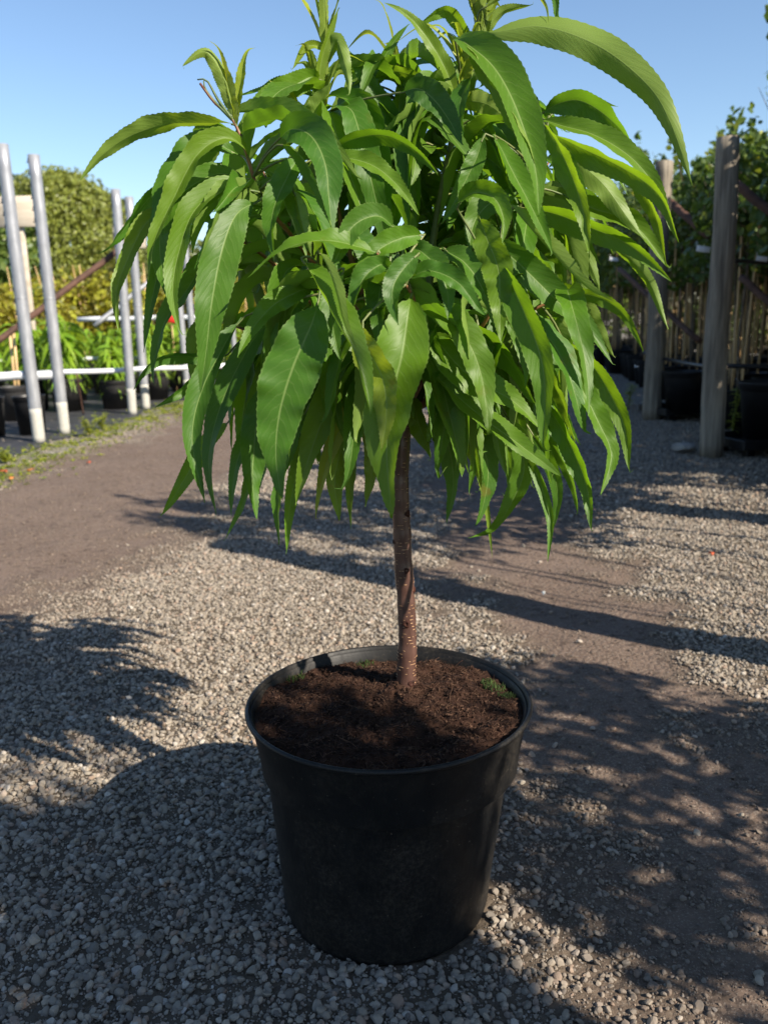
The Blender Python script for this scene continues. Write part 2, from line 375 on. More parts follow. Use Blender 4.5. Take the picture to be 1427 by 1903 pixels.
# a few bigger loose stones and chips
bx = rng.uniform(-1, 1, 110)*1.0; by = rng.uniform(.8, 3.2, 110); bs = rng.uniform(.005, .0085, 110); ok = np.hypot(bx, by-1.068) > .19; bx, by, bs = bx[ok], by[ok], bs[ok]
parts.append(stones(np.stack([bx, by, hgt(bx, by)+bs*.55], -1), bs, np.stack([rng.uniform(.3, 1, len(bx)), np.zeros(len(bx)), np.zeros(len(bx))], -1), T2, F2))
off = 0; VV, FF, TT = [], [], []
for v, f, t in parts: VV.append(v); FF.append(f+off); TT.append(t); off += len(v)
gs = np_mesh('gravel', np.concatenate(VV), np.concatenate(FF), M_STONE, np.concatenate(TT), smooth=False)
tag(gs, 'pale crushed gravel lying over the brown dirt of the path', 'gravel', kind='stuff')
# ------------------------------------------------------------------ leaves
def cat(pts, n):
    P = [Vector(p) for p in pts]
    if len(P) == 2: return [P[0].lerp(P[1], i/(n-1)) for i in range(n)]
    P = [P[0]*2-P[1]]+P+[P[-1]*2-P[-2]]; out = []
    seg = [(P[i+1]-P[i]).length for i in range(1, len(P)-2)]; tot = sum(seg); 
    for i in range(n):
        d = i/(n-1)*tot; j = 0
        while j < len(seg)-1 and d > seg[j]: d -= seg[j]; j += 1
        t = min(1, d/max(seg[j], 1e-6)); p0, p1, p2, p3 = P[j:j+4]
        out.append(0.5*((2*p1)+(p2-p0)*t+(2*p0-5*p1+4*p2-p3)*t*t+(3*p1-p0-3*p2+p3)*t**3))
    return out
US = (-1, -.97, -.62, -.3, -.04, .04, .3, .62, .97, 1)
def wprof(t):
    if t < .05: return .05+.02*t
    s = (t-.05)/.95
    return max(.0, (s**.62)*((1-s)**1.2)*2.28) + .004
def add_leaf(mb, pts, width, side0, roll=0.0, twist=0.0, fold=18, face=1, tint=(0, 0, 0), wave=1.0, n=72, curl=0.0, serr=.00045):
    """pts: 3D midrib points base to tip; side0(p, t) gives the across direction before rolling."""
    e_ = Vector(pts[-1])-Vector(pts[-2]); hk_ = e_.length*random.uniform(.05, .22); pts = list(pts)+[Vector(pts[-1])+e_.normalized()*hk_*.6+Vector((random.uniform(-1, 1), random.uniform(-1, 1), random.uniform(-.3, .8)))*hk_*.8]
    P = cat(pts, n); mb.col = tint; rows = []; width *= 1.14; ph = random.uniform(0, 6.28); ph2 = random.uniform(0, 6.28); fq = random.uniform(2.2, 4.2)
    bph = random.uniform(0, 6.28)
    for i, p in enumerate(P):
        t = i/(n-1); T = (P[min(i+1, n-1)]-P[max(i-1, 0)]).normalized()
        s = side0(p, T); s = (s-T*s.dot(T)).normalized(); p = p+s*(width*(.16 if n == 48 else .05)*math.sin(ph*1.7+5.5*t)*min(1, 4*t)); a = R(roll+twist*(t-.3)+9*math.sin(bph+5*t))
        s = Matrix.Rotation(a, 3, T)@s; N = s.cross(T).normalized()*face
        w = width*.5*wprof(t); fo = R(fold)*(1-.35*t); row = []
        for u in US:
            au = abs(u); sg = 1 if u > 0 else -1
            ang = fo+R(curl)*au
            ww = w*au
            if au == 1: ww += serr*(1 if i % 2 else -1)*(1 if w > .003 else 0)
            q = p+s*(sg*ww*math.cos(ang))+N*(ww*math.sin(ang))
            q += N*(wave*w*.13*au*au*math.sin(ph+sg*1.1+6.28*fq*t)) + N*(wave*w*.06*au*math.sin(ph2+sg*2+6.28*fq*2.3*t))
            row.append(mb.vert(q))
        rows.append(row)
    for i in range(n-1):
        t0, t1 = i/(n-1), (i+1)/(n-1)
        for j in range(len(US)-1):
            q = (rows[i][j], rows[i][j+1], rows[i+1][j+1], rows[i+1][j]); uv = ((US[j], t0), (US[j+1], t0), (US[j+1], t1), (US[j], t1))
            # outward normal follows N: s x T * face
            if face < 0: q = q[::-1]; uv = uv[::-1]
            mb.face(q, 0, uv)
def view_side(p, T):
    v = (CAMP0-p).normalized(); return T.cross(v)
CAMP0 = Vector(CAMP)
# ------------------------------------------------------------------ the potted peach tree
PC = Vector((-.001, 1.068, 0)); PZ = .298; TY = 1.12      # pot centre, rim height, depth of the trunk
tree = empty('potted_tree', (PC.x, PC.y, 0), 0, 'small peach tree with long drooping green leaves in a large black pot', 'potted tree')
def sub(o): o.matrix_parent_inverse = Matrix.Translation((-PC.x, -PC.y, 0)); return o
mb = MB(); c = (PC.x, PC.y, 0)
mb.lathe([(.001, .004), (.128, .004), (.1405, .0), (.1415, .004), (.1430, .012), (.146, .05), (.1550, .137), (.1630, .210), (.1668, .234), (.1680, .2388), (.1708, .2405), (.1722, .244), (.1745, .262), (.1800, .290), (.1822, .2925)], 128, c)
mb.v = [(x-.011*(1-min(1, z/.29)), y, z) for x, y, z in mb.v]
sub(mb.build('pot_body', M_POT, tree))
mb = MB(); mb.lathe([(.1822, .2915), (.1865, .2905), (.1893, .2915), (.1903, .2942), (.1893, .2970), (.1870, .2980), (.1850, .2970), (.1835, .290), (.1790, .262), (.1740, .234), (.172, .212)], 128, c, wob=.0015)
sub(mb.build('pot_rim', M_POT, tree))
# soil: a lumpy disc, higher at the front edge than at the back
def soil_z(x, y):
    r = math.hypot(x, y)/.178
    z = .288+.008*math.exp(-((x-.03)**2+(y-.06)**2)/.004)-.007*max(0, (y-.08))/.1-.004*r**4
    z += .008*noise.noise(Vector((x*22, y*22, 3)))+.005*noise.noise(Vector((x*60, y*60, 9)))+.0028*noise.noise(Vector((x*170, y*170, 5)))
    return z
mb = MB(); nr, na = 60, 150; rings = []
for i in range(nr+1):
    r = .1785*i/nr; rings.append([mb.vert((PC.x+r*math.cos(a), PC.y+r*math.sin(a), soil_z(r*math.cos(a), r*math.sin(a)))) for a in [2*math.pi*j/na for j in range(na)]])
for i in range(nr):
    for j in range(na): mb.face((rings[i][j], rings[i+1][j], rings[i+1][(j+1) % na], rings[i][(j+1) % na]))
soil = sub(mb.build('soil', M_SOIL, tree))
mb = MB()
for i in range(8500):                                         # coarse crumbs and fibres
    a = random.uniform(0, 6.283); r = .172*math.sqrt(random.random()); x, y = r*math.cos(a), r*math.sin(a); z = soil_z(x, y)
    if random.random() < .66:
        l = random.uniform(.002, .009)*(1 if random.random() < .95 else 2.8); b = random.uniform(0, 6.283); e = random.uniform(-.15, .5); d = Vector((math.cos(b), math.sin(b), e))*l
        p = Vector((PC.x+x, PC.y+y, z+.0006)); mid = p+d*.5+Vector((random.uniform(-1, 1), random.uniform(-1, 1), .6))*l*.15
        mb.tube([p, mid, p+d], random.uniform(.00018, .00045), 3, random.choice((0, 0, 1, 1, 1)), cap=False)
    else:
        s = random.uniform(.001, .0034); rot = Matrix.Rotation(random.uniform(0, 6), 3, Vector((random.random(), random.random(), random.random()))+Vector((.1, 0, 0)))
        mb.box((PC.x+x, PC.y+y, z+s*.2), (s*random.uniform(1, 2.2), s, s*.5), M=rot, mi=random.choice((0, 0, 0, 1)), bev=s*.12)
o = mb.build('mulch', [M_SOIL, M_FIB], soil, smooth=False); o['kind'] = 'stuff'
mb = MB()
o = None
for cx, cy, s, n in ((.148, .055, .016, 150), (.162, .018, .011, 110), (-.135, .10, .012, 50), (-.035, .158, .014, 50)):
    mb = MB()
    for i in range(n):
        a = random.uniform(0, 6.283); r = s*math.sqrt(random.random())*1.1; x, y = cx+r*math.cos(a), cy+r*math.sin(a)
        if math.hypot(x, y) > .175: continue
        p = Vector((PC.x+x, PC.y+y, soil_z(x, y)-.001)); h = random.uniform(.003, .009)
        mb.tube([p, p+Vector((random.uniform(-.4, .4), random.uniform(-.4, .4), 1))*h], [.0009, .0003], 4, cap=False)
    mb.build('moss', M_MOSS, soil)
for cx, cy, l, m_ in ((.022, .045, .022, M_FIB), (-.10, .11, .014, M_FIB), (-.035, -.07, .012, M_FIB), (.085, .075, .010, M_TAG), (-.115, -.1, .013, M_CANE)):
    pass
# trunk
mb = MB(); tp = [(757, 1300), (755, 1250), (757, 1190), (754, 1110), (749, 1040), (747, 985), (744, 930), (745, 870), (748, 815), (752, 780), (750, 720)]
tr_ = [.0145, .0138, .0126, .0122, .0125, .0121, .0119, .0110, .0106, .0110, .0075]
TP = cat([at(x, y, TY) for x, y in tp], 90)
rad = []
for i in range(90):
    f = i/89*(len(tr_)-1); j = min(int(f), len(tr_)-2); r = tr_[j]+(tr_[j+1]-tr_[j])*(f-j)
    rad.append(r*(1+.03*math.sin(i*.55)+.02*math.sin(i*1.3+1)))
mb.tube(TP, rad, 26, jit=.012)
def on_trunk(i, a): 
    T = (TP[min(i+1, 89)]-TP[max(0, i-1)]).normalized(); e = Vector((math.sin(a), -math.cos(a), 0)); e = (e-T*e.dot(T)).normalized(); return TP[i], T, e, T.cross(e)
for _ in range(430):                                          # lenticels: short raised horizontal dashes
    i = random.randint(1, 80); a = random.uniform(-math.pi, math.pi); p, T, e, sd_ = on_trunk(i, a); r = rad[i]; hw = random.uniform(.06, .2)*random.choice((1, 1, 1.6)); th = random.uniform(.0003, .0006)
    q = []
    for s_ in (-1, -.5, .5, 1):
        ee = (e*math.cos(hw*s_)+sd_*math.sin(hw*s_)); pp = p+ee*(r*1.004); w_ = th*(1 if abs(s_) < 1 else .3)
        q.append((mb.vert(pp-T*w_), mb.vert(pp+ee*.0005), mb.vert(pp+T*w_)))
    for u_, v_ in zip(q, q[1:]):
        mb.face((u_[0], v_[0], v_[1], u_[1]), 1); mb.face((u_[1], v_[1], v_[2], u_[2]), 1)
trunk = sub(mb.build('trunk', [M_BARK, M_LENT], tree))
for i, a, s in ((55, .9, .0048), (39, .3, .0040), (47, -1.3, .0036), (33, 1.35, .0046), (24, -.1, .005), (19, 1.5, .0035), (82, -.2, .009), (6, .5, .005)):
    p, T, e, sd_ = on_trunk(i, a); mb = MB(); c0 = p+e*rad[i]*.85
    for k_, (rr, hh) in enumerate(((1.0, 0), (.95, .35), (.6, .55), (.35, .35), (.01, .3))):
        ring = [mb.vert(c0+(sd_*math.cos(t)+T*math.sin(t)*1.1)*s*rr*(1+.2*math.sin(3*t+i))+e*s*hh*1.3) for t in [6.283*q/12 for q in range(12)]]
        if k_:
            for q in range(12): mb.face((old[q], old[(q+1) % 12], ring[(q+1) % 12], ring[q]))
        old = ring
    mb.build('knot', M_KNOT, trunk)
# ---- branches (photo pixels with depth offset from the trunk plane)
BR = [
 ([(748, 790, 0), (700, 680, -.06), (590, 500, -.12), (510, 400, -.15), (481, 357, -.16), (455, 275, -.17), (432, 222, -.17), (400, 192, -.17), (372, 155, -.17)], .0042),
 ([(752, 790, 0), (790, 600, .0), (805, 445, .0), (837, 270, .0), (858, 180, .0), (880, 80, .0), (905, -60, .0)], .0065),
 ([(750, 780, 0), (752, 560, .05), (755, 410, .06), (757, 250, .07), (742, 130, .07), (735, 90, .07)], .005),
 ([(746, 780, 0), (690, 600, -.02), (630, 400, -.03), (598, 250, -.04), (600, 150, -.04), (607, 70, -.04)], .0055),
 ([(756, 785, 0), (850, 600, -.03), (940, 440, -.06), (1000, 300, -.08), (1020, 215, -.08)], .0055),
 ([(758, 775, 0), (850, 690, -.05), (950, 600, -.12), (1055, 545, -.14)], .0045),
 ([(752, 765, 0), (800, 690, -.10), (900, 600, -.18), (925, 500, -.2)], .0045),
 ([(744, 780, 0), (650, 650, -.05), (540, 520, -.08), (440, 440, -.1), (340, 390, -.1)], .0045),
 ([(745, 775, 0), (710, 650, -.15), (620, 520, -.24), (575, 480, -.27)], .0045),
 ([(750, 770, 0), (760, 660, -.13), (770, 560, -.25), (700, 470, -.27)], .004),
 ([(748, 785, 0), (650, 600, .12), (540, 420, .2), (480, 300, .24)], .005),
 ([(752, 785, 0), (860, 600, .12), (960, 420, .2), (1020, 300, .24)], .005),
 ([(750, 785, 0), (740, 560, .15), (700, 380, .22), (680, 220, .25)], .005),
 ([(760, 765, 0), (840, 730, .02), (960, 680, .05), (1060, 650, .03)], .004),
 ([(744, 770, 0), (640, 720, .02), (520, 640, .0), (420, 600, 0)], .004),
]
def P3(x, y, dz): return at(x, y, TY+dz)
BP = [cat([P3(*q) for q in b], 60) for b, r in BR]
# traced leaves: (midrib pixels base->tip, width px, roll, fold, depth base, depth tip, face(+1 top,-1 underside), tint)
Yl, Dk, Br_ = (.55, 0, 0), (0, .6, 0), (.2, 0, .9)
TL = [
 ([(436, 232), (416, 228), (323, 226), (246, 253), (189, 295), (152, 335)], 56, -58, 25, -.17, -.2, -1, (.28, 0, 0)),
 ([(432, 222), (431, 200), (420, 146), (383, 98), (341, 125)], 40, 15, 22, -.17, -.18, -1, (.45, 0, 0)),
 ([(463, 295), (450, 272), (416, 260), (366, 291), (320, 368), (285, 445), (277, 522)], 60, 38, 24, -.17, -.24, 1, (.16, 0, 0)),
 ([(481, 357), (420, 345), (358, 391), (331, 465), (323, 540), (338, 612)], 66, 40, 28, -.17, -.27, 1, (.12, 0, 0)),
 ([(470, 335), (400, 322), (330, 362), (300, 425), (305, 500), (330, 580)], 60, 40, 20, -.14, -.2, 1, (0, .1, 0)),
 ([(450, 290), (380, 265), (320, 310), (295, 380), (290, 440)], 62, 35, 20, -.12, -.2, 1, (0, .1, 0)),
 ([(360, 300), (320, 325), (277, 364), (238, 414), (207, 457), (183, 474)], 46, -30, 20, -.12, -.16, 1, (0, .2, 0)),
 ([(350, 350), (300, 390), (262, 425), (227, 503), (217, 553), (224, 617)], 44, 35, 22, -.14, -.2, 1, (.22, 0, 0)),
 ([(370, 380), (325, 430), (300, 480), (285, 550), (271, 647)], 40, 35, 18, -.1, -.14, 1, (0, .2, 0)),
 ([(484, 372), (440, 400), (408, 470), (390, 560), (384, 660), (378, 732)], 84, 8, 12, -.2, -.32, 1, (0, .25, 0)),
 ([(440, 440), (385, 480), (345, 545), (310, 600), (290, 670), (286, 712)], 56, 30, 16, -.12, -.2, 1, (0, .1, 0)),
 ([(420, 662), (372, 664), (330, 660), (292, 668), (265, 695), (250, 725)], 34, -25, 18, -.1, -.16, 1, (0, .4, 0)),
 ([(440, 690), (390, 690), (364, 705), (340, 728), (318, 743), (288, 757)], 34, -40, 20, -.06, -.1, 1, (0, .4, 0)),
 ([(585, 538), (555, 540), (510, 562), (475, 605), (446, 662)], 52, 25, 14, -.2, -.26, 1, (.05, 0, 0)),
 ([(592, 560), (580, 590), (549, 660), (528, 755), (520, 850), (525, 925)], 122, 6, 8, -.28, -.34, 1, (0, .2, 0)),
 ([(560, 480), (590, 520), (625, 590), (660, 670), (688, 770)], 84, -52, 34, -.28, -.34, 1, (.03, 0, 0)),
 ([(592, 466), (604, 490), (625, 545), (645, 610), (665, 650)], 40, 62, 40, -.3, -.33, -1, (.25, 0, 0)),
 ([(765, 545), (758, 580), (742, 650), (725, 730), (722, 830), (735, 955)], 124, 12, 10, -.26, -.34, 1, (.05, 0, 0)),
 ([(672, 600), (680, 640), (706, 700), (715, 770), (712, 835)], 76, 30, 22, -.29, -.33, 1, (.36, 0, .5)),
 ([(890, 60), (923, 58), (1005, 47), (1106, 86), (1197, 160), (1242, 228), (1283, 330)], 74, -24, 16, -.03, -.12, -1, (.22, 0, 0)),
 ([(845, 70), (866, 85), (923, 140), (970, 220), (1000, 310), (1002, 398)], 100, -26, 22, -.12, -.24, 1, (0, .15, 0)),
 ([(862, 78), (890, 110), (940, 180), (985, 260), (1004, 350)], 50, 50, 30, -.14, -.22, 1, (.15, 0, 0)),
 ([(850, 190), (830, 130), (795, 75), (755, 30), (714, 5)], 38, 25, 20, -.04, -.06, 1, (.15, 0, 0)),
 ([(880, 95), (868, 70), (850, 35), (825, 18), (780, 46)], 34, -30, 22, 0, -.02, 1, (.1, 0, 0)),
 ([(895, 110), (905, 60), (935, 20), (985, 8)], 30, 40, 20, 0, 0, -1, (.3, 0, 0)),
 ([(885, 130), (892, 80), (905, 30), (930, -15)], 34, 25, 18, .0, .0, 1, (.3, 0, 0)),
 ([(893, 60), (885, 10), (890, -40)], 26, 20, 18, .0, .0, 1, (.5, 0, 0)),
 ([(892, 20), (935, -10), (985, -20), (1012, 10), (1018, 42)], 16, 10, 20, -.03, -.06, -1, (.5, 0, 0)),
 ([(900, -40), (990, -60), (1028, -10), (1035, 30), (1052, 64)], 24, 20, 20, -.03, -.06, 1, (0, 0, 0)),
 ([(866, 190), (880, 150), (910, 110), (955, 100)], 30, 20, 20, 0, 0, -1, (.4, 0, 0)),
 ([(857, 185), (862, 140), (880, 110), (900, 125)], 30, 20, 20, -.03, -.06, 1, (.5, 0, 0)),
 ([(1000, 215), (1040, 190), (1083, 190), (1142, 237), (1190, 300), (1225, 345)], 74, 30, 16, -.05, -.1, 1, (0, .25, 0)),
 ([(1015, 222), (1060, 180), (1105, 186), (1145, 198)], 22, 40, 20, .02, .02, -1, (.1, 0, 0)),
 ([(1000, 218), (1040, 232), (1105, 255), (1175, 300), (1225, 360), (1248, 425)], 56, -35, 20, -.08, -.16, 1, (.12, 0, 0)),
 ([(1005, 240), (1060, 262), (1150, 310), (1220, 365), (1255, 440)], 60, 35, 18, -.1, -.2, 1, (.06, 0, 0)),
 ([(1010, 260), (1065, 300), (1128, 350), (1190, 432)], 58, -15, 14, -.06, -.1, -1, (.12, 0, 0)),
 ([(1140, 300), (1188, 350), (1222, 410), (1236, 490)], 34, 40, 20, -.06, -.1, 1, (.1, 0, 0)),
 ([(1005, 225), (1040, 270), (1072, 360), (1090, 458)], 54, 30, 20, -.14, -.22, 1, (.1, 0, 0)),
 ([(915, 250), (940, 290), (972, 350), (998, 410), (1020, 465)], 56, -35, 20, -.14, -.22, 1, (0, .1, 0)),
 ([(960, 385), (1020, 395), (1090, 425), (1174, 460), (1250, 520)], 62, 28, 16, -.1, -.18, 1, (.05, 0, 0)),
 ([(1040, 360), (1100, 385), (1174, 420), (1237, 492)], 56, -25, 16, -.06, -.1, 1, (.14, 0, 0)),
 ([(1120, 440), (1160, 475), (1206, 524), (1240, 605)], 28, 20, 16, -.06, -.1, -1, (.1, 0, 0)),
 ([(845, 380), (880, 362), (918, 370), (938, 405), (935, 450)], 58, -30, 22, -.22, -.26, 1, (.05, 0, 0)),
 ([(888, 400), (905, 440), (922, 500), (925, 560), (932, 632)], 70, 18, 18, -.2, -.26, 1, (.1, 0, 0)),
 ([(820, 460), (860, 490), (900, 550), (925, 610)], 70, -30, 20, -.2, -.24, 1, (0, .2, 0)),
 ([(940, 370), (985, 430), (1042, 487), (1100, 538), (1145, 562)], 54, 55, 34, -.18, -.24, -1, (.2, 0, 0)),
 ([(905, 430), (960, 490), (1030, 560), (1090, 605), (1140, 672)], 72, -22, 14, -.15, -.2, 1, (0, .3, 0)),
 ([(1000, 510), (1060, 538), (1120, 558), (1160, 590), (1192, 645)], 32, 35, 18, -.1, -.14, 1, (.1, 0, 0)),
 ([(1040, 560), (1080, 570), (1110, 610), (1140, 660)], 40, 40, 18, -.08, -.1, -1, (.2, 0, 0)),
 ([(932, 490), (950, 520), (978, 590), (1005, 690), (1010, 822)], 72, 30, 22, -.22, -.3, 1, (0, .1, 0)),
 ([(905, 545), (935, 590), (977, 673), (1000, 760), (1002, 800)], 46, 60, 34, -.22, -.29, -1, (.2, 0, 0)),
 ([(790, 620), (820, 640), (880, 700), (950, 748), (1000, 800)], 80, -18, 10, -.2, -.25, 1, (.04, 0, 0)),
 ([(785, 625), (830, 612), (900, 625), (960, 680), (992, 745)], 70, 25, 14, -.16, -.2, 1, (.04, .1, 0)),
 ([(785, 675), (815, 700), (893, 777), (970, 835), (1040, 882)], 70, -45, 24, -.18, -.25, 1, (.1, 0, 0)),
 ([(1050, 640), (1075, 655), (1120, 712), (1162, 790), (1170, 872)], 54, 28, 18, -.12, -.2, 1, (.05, 0, 0)),
 ([(1040, 665), (1065, 700), (1112, 780), (1138, 845), (1114, 920)], 54, -30, 16, -.14, -.22, 1, (.05, 0, 0)),
 ([(1005, 740), (1030, 780), (1062, 835), (1093, 905), (1100, 985)], 54, 25, 18, -.14, -.22, 1, (.03, 0, 0)),
 ([(975, 830), (992, 870), (1012, 930), (1022, 975), (1019, 1042)], 26, 20, 18, -.1, -.16, 1, (0, 0, 0)),
 ([(1000, 670), (1025, 710), (1050, 755), (1068, 822)], 34, 30, 18, -.1, -.14, 1, (.1, 0, 0)),
 ([(940, 770), (965, 815), (975, 880), (950, 940), (915, 983), (876, 996)], 52, 20, 16, -.1, -.12, 1, (.05, 0, .5)),
 ([(790, 735), (818, 775), (836, 850), (838, 910), (830, 970)], 56, 15, 16, .0, -.04, 1, (0, .35, .4)),
 ([(850, 740), (885, 800), (903, 870), (900, 930), (888, 975)], 56, -15, 16, .02, .0, 1, (0, .35, .4)),
 ([(790, 740), (850, 800), (890, 880), (905, 950), (915, 1028)], 22, 10, 16, .06, .04, 1, (.2, 0, .9)),
 ([(985, 800), (1015, 850), (1036, 920), (1028, 988)], 32, 15, 16, .0, -.02, 1, (0, .2, 0)),
 ([(990, 780), (1030, 830), (1058, 890), (1072, 950)], 32, 30, 16, .02, .0, 1, (0, .2, 0)),
 ([(765, 735), (775, 765), (785, 805), (797, 850)], 50, 20, 14, -.06, -.09, 1, (.05, 0, 0)),
 ([(450, 590), (415, 640), (378, 720), (362, 815), (380, 928)], 66, 25, 16, -.2, -.26, 1, (0, .45, 0)),
 ([(510, 590), (462, 640), (415, 740), (392, 850), (404, 955)], 56, 20, 18, -.16, -.22, 1, (0, .4, 0)),
 ([(430, 780), (395, 815), (345, 885), (302, 953)], 40, 20, 12, .0, -.02, 1, (.05, 0, 0)),
 ([(480, 740), (462, 800), (440, 870), (430, 958)], 36, 15, 16, -.06, -.1, 1, (0, .2, 0)),
 ([(500, 700), (482, 770), (475, 850), (470, 900), (474, 965)], 62, 10, 12, -.1, -.14, 1, (0, .2, 0)),
 ([(495, 800), (470, 870), (452, 940), (421, 1000)], 26, 30, 18, -.06, -.08, 1, (.05, 0, 0)),
 ([(575, 750), (545, 820), (518, 920), (522, 1008)], 42, 25, 18, -.12, -.15, 1, (0, .15, 0)),
 ([(585, 770), (560, 850), (540, 950), (532, 1022)], 36, 15, 18, -.08, -.1, 1, (.05, 0, 0)),
 ([(640, 640), (615, 720), (585, 820), (555, 935)], 74, 20, 14, -.12, -.16, 1, (.14, 0, .4)),
 ([(668, 660), (648, 760), (610, 860), (586, 955)], 44, 25, 16, -.1, -.12, 1, (.45, 0, .4)),
 ([(655, 780), (632, 850), (620, 900), (628, 962)], 48, 15, 14, -.03, -.05, 1, (.15, .1, .5)),
 ([(665, 800), (655, 870), (650, 920), (652, 980)], 30, 25, 14, .0, -.02, 1, (.15, .1, .3)),
 ([(680, 780), (692, 840), (692, 890), (682, 935)], 40, 20, 14, -.06, -.08, 1, (.2, .1, .4)),
 ([(515, 262), (540, 238), (575, 250), (598, 300), (608, 370), (620, 434)], 84, -15, 18, -.2, -.28, 1, (0, .35, 0)),
 ([(518, 268), (548, 275), (580, 320), (602, 380), (618, 430)], 40, 45, 26, -.22, -.28, 1, (.08, 0, 0)),
 ([(590, 270), (582, 235), (590, 190), (612, 160)], 54, 10, 14, -.08, -.1, -1, (.15, 0, 0)),
 ([(600, 190), (594, 165), (600, 100), (626, 22)], 26, 20, 18, -.05, -.06, 1, (.2, 0, 0)),
 ([(602, 110), (595, 88), (570, 88), (545, 126)], 20, 20, 18, -.05, -.06, 1, (.3, 0, 0)),
 ([(603, 130), (625, 75), (640, 120), (648, 170)], 34, 15, 16, -.05, -.08, -1, (.2, 0, 0)),
 ([(598, 150), (575, 142), (528, 165), (478, 200), (455, 248)], 54, 12, 20, -.06, -.12, 1, (.1, 0, 0)),
 ([(590, 180), (530, 150), (490, 165), (434, 183)], 22, 30, 18, .0, .0, 1, (0, 0, 0)),
 ([(565, 240), (552, 215), (540, 175), (503, 151)], 20, 20, 18, -.08, -.1, 1, (.55, 0, 0)),
 ([(560, 250), (540, 225), (500, 212), (462, 230)], 26, 30, 18, -.02, -.04, 1, (0, .2, 0)),
 ([(560, 290), (535, 320), (515, 370), (508, 420), (511, 482)], 60, 28, 18, -.2, -.26, 1, (0, .1, 0)),
 ([(530, 330), (528, 365), (545, 410), (566, 480)], 48, -40, 24, -.2, -.24, 1, (.1, 0, 0)),
 ([(545, 350), (560, 400), (575, 470)], 36, 30, 24, -.22, -.24, -1, (.2, 0, 0)),
 ([(760, 258), (735, 225), (700, 175), (640, 92)], 44, 12, 16, .0, -.02, 1, (0, .35, 0)),
 ([(745, 172), (775, 168), (810, 190), (840, 225), (858, 265)], 64, -10, 14, -.12, -.16, 1, (0, .6, 0)),
 ([(610, 290), (650, 258), (710, 250), (765, 278), (812, 325)], 46, 30, 16, -.12, -.16, 1, (0, .1, 0)),
 ([(600, 290), (650, 296), (700, 315), (748, 355), (780, 398)], 46, -30, 16, -.14, -.18, 1, (.08, 0, 0)),
 ([(790, 435), (750, 445), (700, 468), (645, 524)], 58, 18, 14, -.24, -.28, 1, (.05, 0, 0)),
 ([(845, 200), (870, 186), (905, 195), (945, 230)], 44, 12, 14, -.06, -.08, -1, (.4, 0, 0)),
 ([(900, 248), (880, 300), (850, 370), (822, 415)], 44, 10, 14, -.1, -.12, 1, (0, .1, 0)),
 ([(690, 165), (720, 135), (770, 140), (825, 172)], 32, 30, 14, .02, .0, 1, (.1, 0, 0)),
 ([(690, 170), (705, 120), (730, 80), (757, 50)], 26, 20, 14, .04, .04, 1, (0, .1, 0)),
 ([(742, 230), (745, 170), (765, 110), (775, 75)], 32, 15, 14, .05, .05, 1, (.05, .1, 0)),
 ([(810, 250), (800, 200), (770, 150), (740, 120)], 32, 15, 14, .03, .03, -1, (.2, 0, 0)),
 ([(650, 240), (660, 180), (690, 130), (715, 112)], 34, 15, 14, .02, .02, -1, (.15, 0, 0)),
 ([(740, 470), (720, 500), (700, 560), (702, 640)], 60, 20, 14, -.22, -.26, 1, (0, .3, 0)),
 ([(640, 420), (670, 440), (690, 490), (680, 560)], 60, -20, 14, -.18, -.22, 1, (0, .3, 0)),
 ([(800, 540), (790, 570), (800, 620), (830, 680)], 50, 20, 14, -.2, -.22, 1, (0, .25, 0)),
 ([(700, 560), (735, 545), (770, 530), (800, 545)], 36, 20, 14, -.24, -.26, 1, (.08, 0, 0)),
 ([(870, 540), (910, 560), (950, 600), (975, 650)], 56, -10, 14, -.15, -.18, 1, (0, .15, 0)),
 ([(600, 545), (560, 555), (520, 600), (500, 660), (505, 730)], 56, 20, 14, -.12, -.15, 1, (0, .4, 0)),
 ([(735, 425), (700, 405), (650, 425), (612, 500)], 60, 20, 20, -.25, -.29, 1, (0, .3, 0)),
 ([(755, 455), (790, 470), (822, 520), (832, 590)], 58, -18, 20, -.24, -.28, 1, (0, .3, 0)),
 ([(730, 505), (705, 490), (672, 520), (655, 590)], 54, 22, 20, -.27, -.3, 1, (0, .4, 0)),
 ([(755, 520), (800, 505), (855, 525), (895, 580)], 50, -25, 22, -.26, -.29, 1, (0, .2, 0)),
 ([(780, 470), (745, 500), (730, 540), (742, 600)], 56, 10, 20, -.27, -.3, 1, (0, .4, 0)),
 ([(640, 500), (622, 540), (615, 600), (630, 660)], 50, 15, 20, -.26, -.29, 1, (0, .3, 0)),
]
mbs = [MB() for _ in BR]; tw = [[] for _ in BR]
def own(p, ids=None):
    best = (1e9, 0, 0)
    for bi in (ids if ids is not None else range(len(BP))):
        for j in range(6, 60, 2):
            d = (BP[bi][j]-p).length
            if d < best[0]: best = (d, bi, j)
    return best
for pts, w, roll, fold, d0, d1, face, tint in TL:
    n = len(pts); P = [P3(x, y, d0+(d1-d0)*(i/(n-1))) for i, (x, y) in enumerate(pts)]
    wr = w/F_PX*((P[0]-CAMP).dot(_f)+(P[-1]-CAMP).dot(_f))/2*1.08
    fold = fold*random.uniform(.9, 1.9)
    t = (tint[0]+random.uniform(0, .08), tint[1]+random.uniform(0, .12), tint[2])
    d, bi, j = own(P[0])
    add_leaf(mbs[bi], P, wr, view_side, roll, random.uniform(-60, 60), fold, face, t, wave=random.uniform(.6, 1.5), curl=random.uniform(-5, 14))
    tw[bi].append((BP[bi][max(0, j-2)], P[0], P[1]))
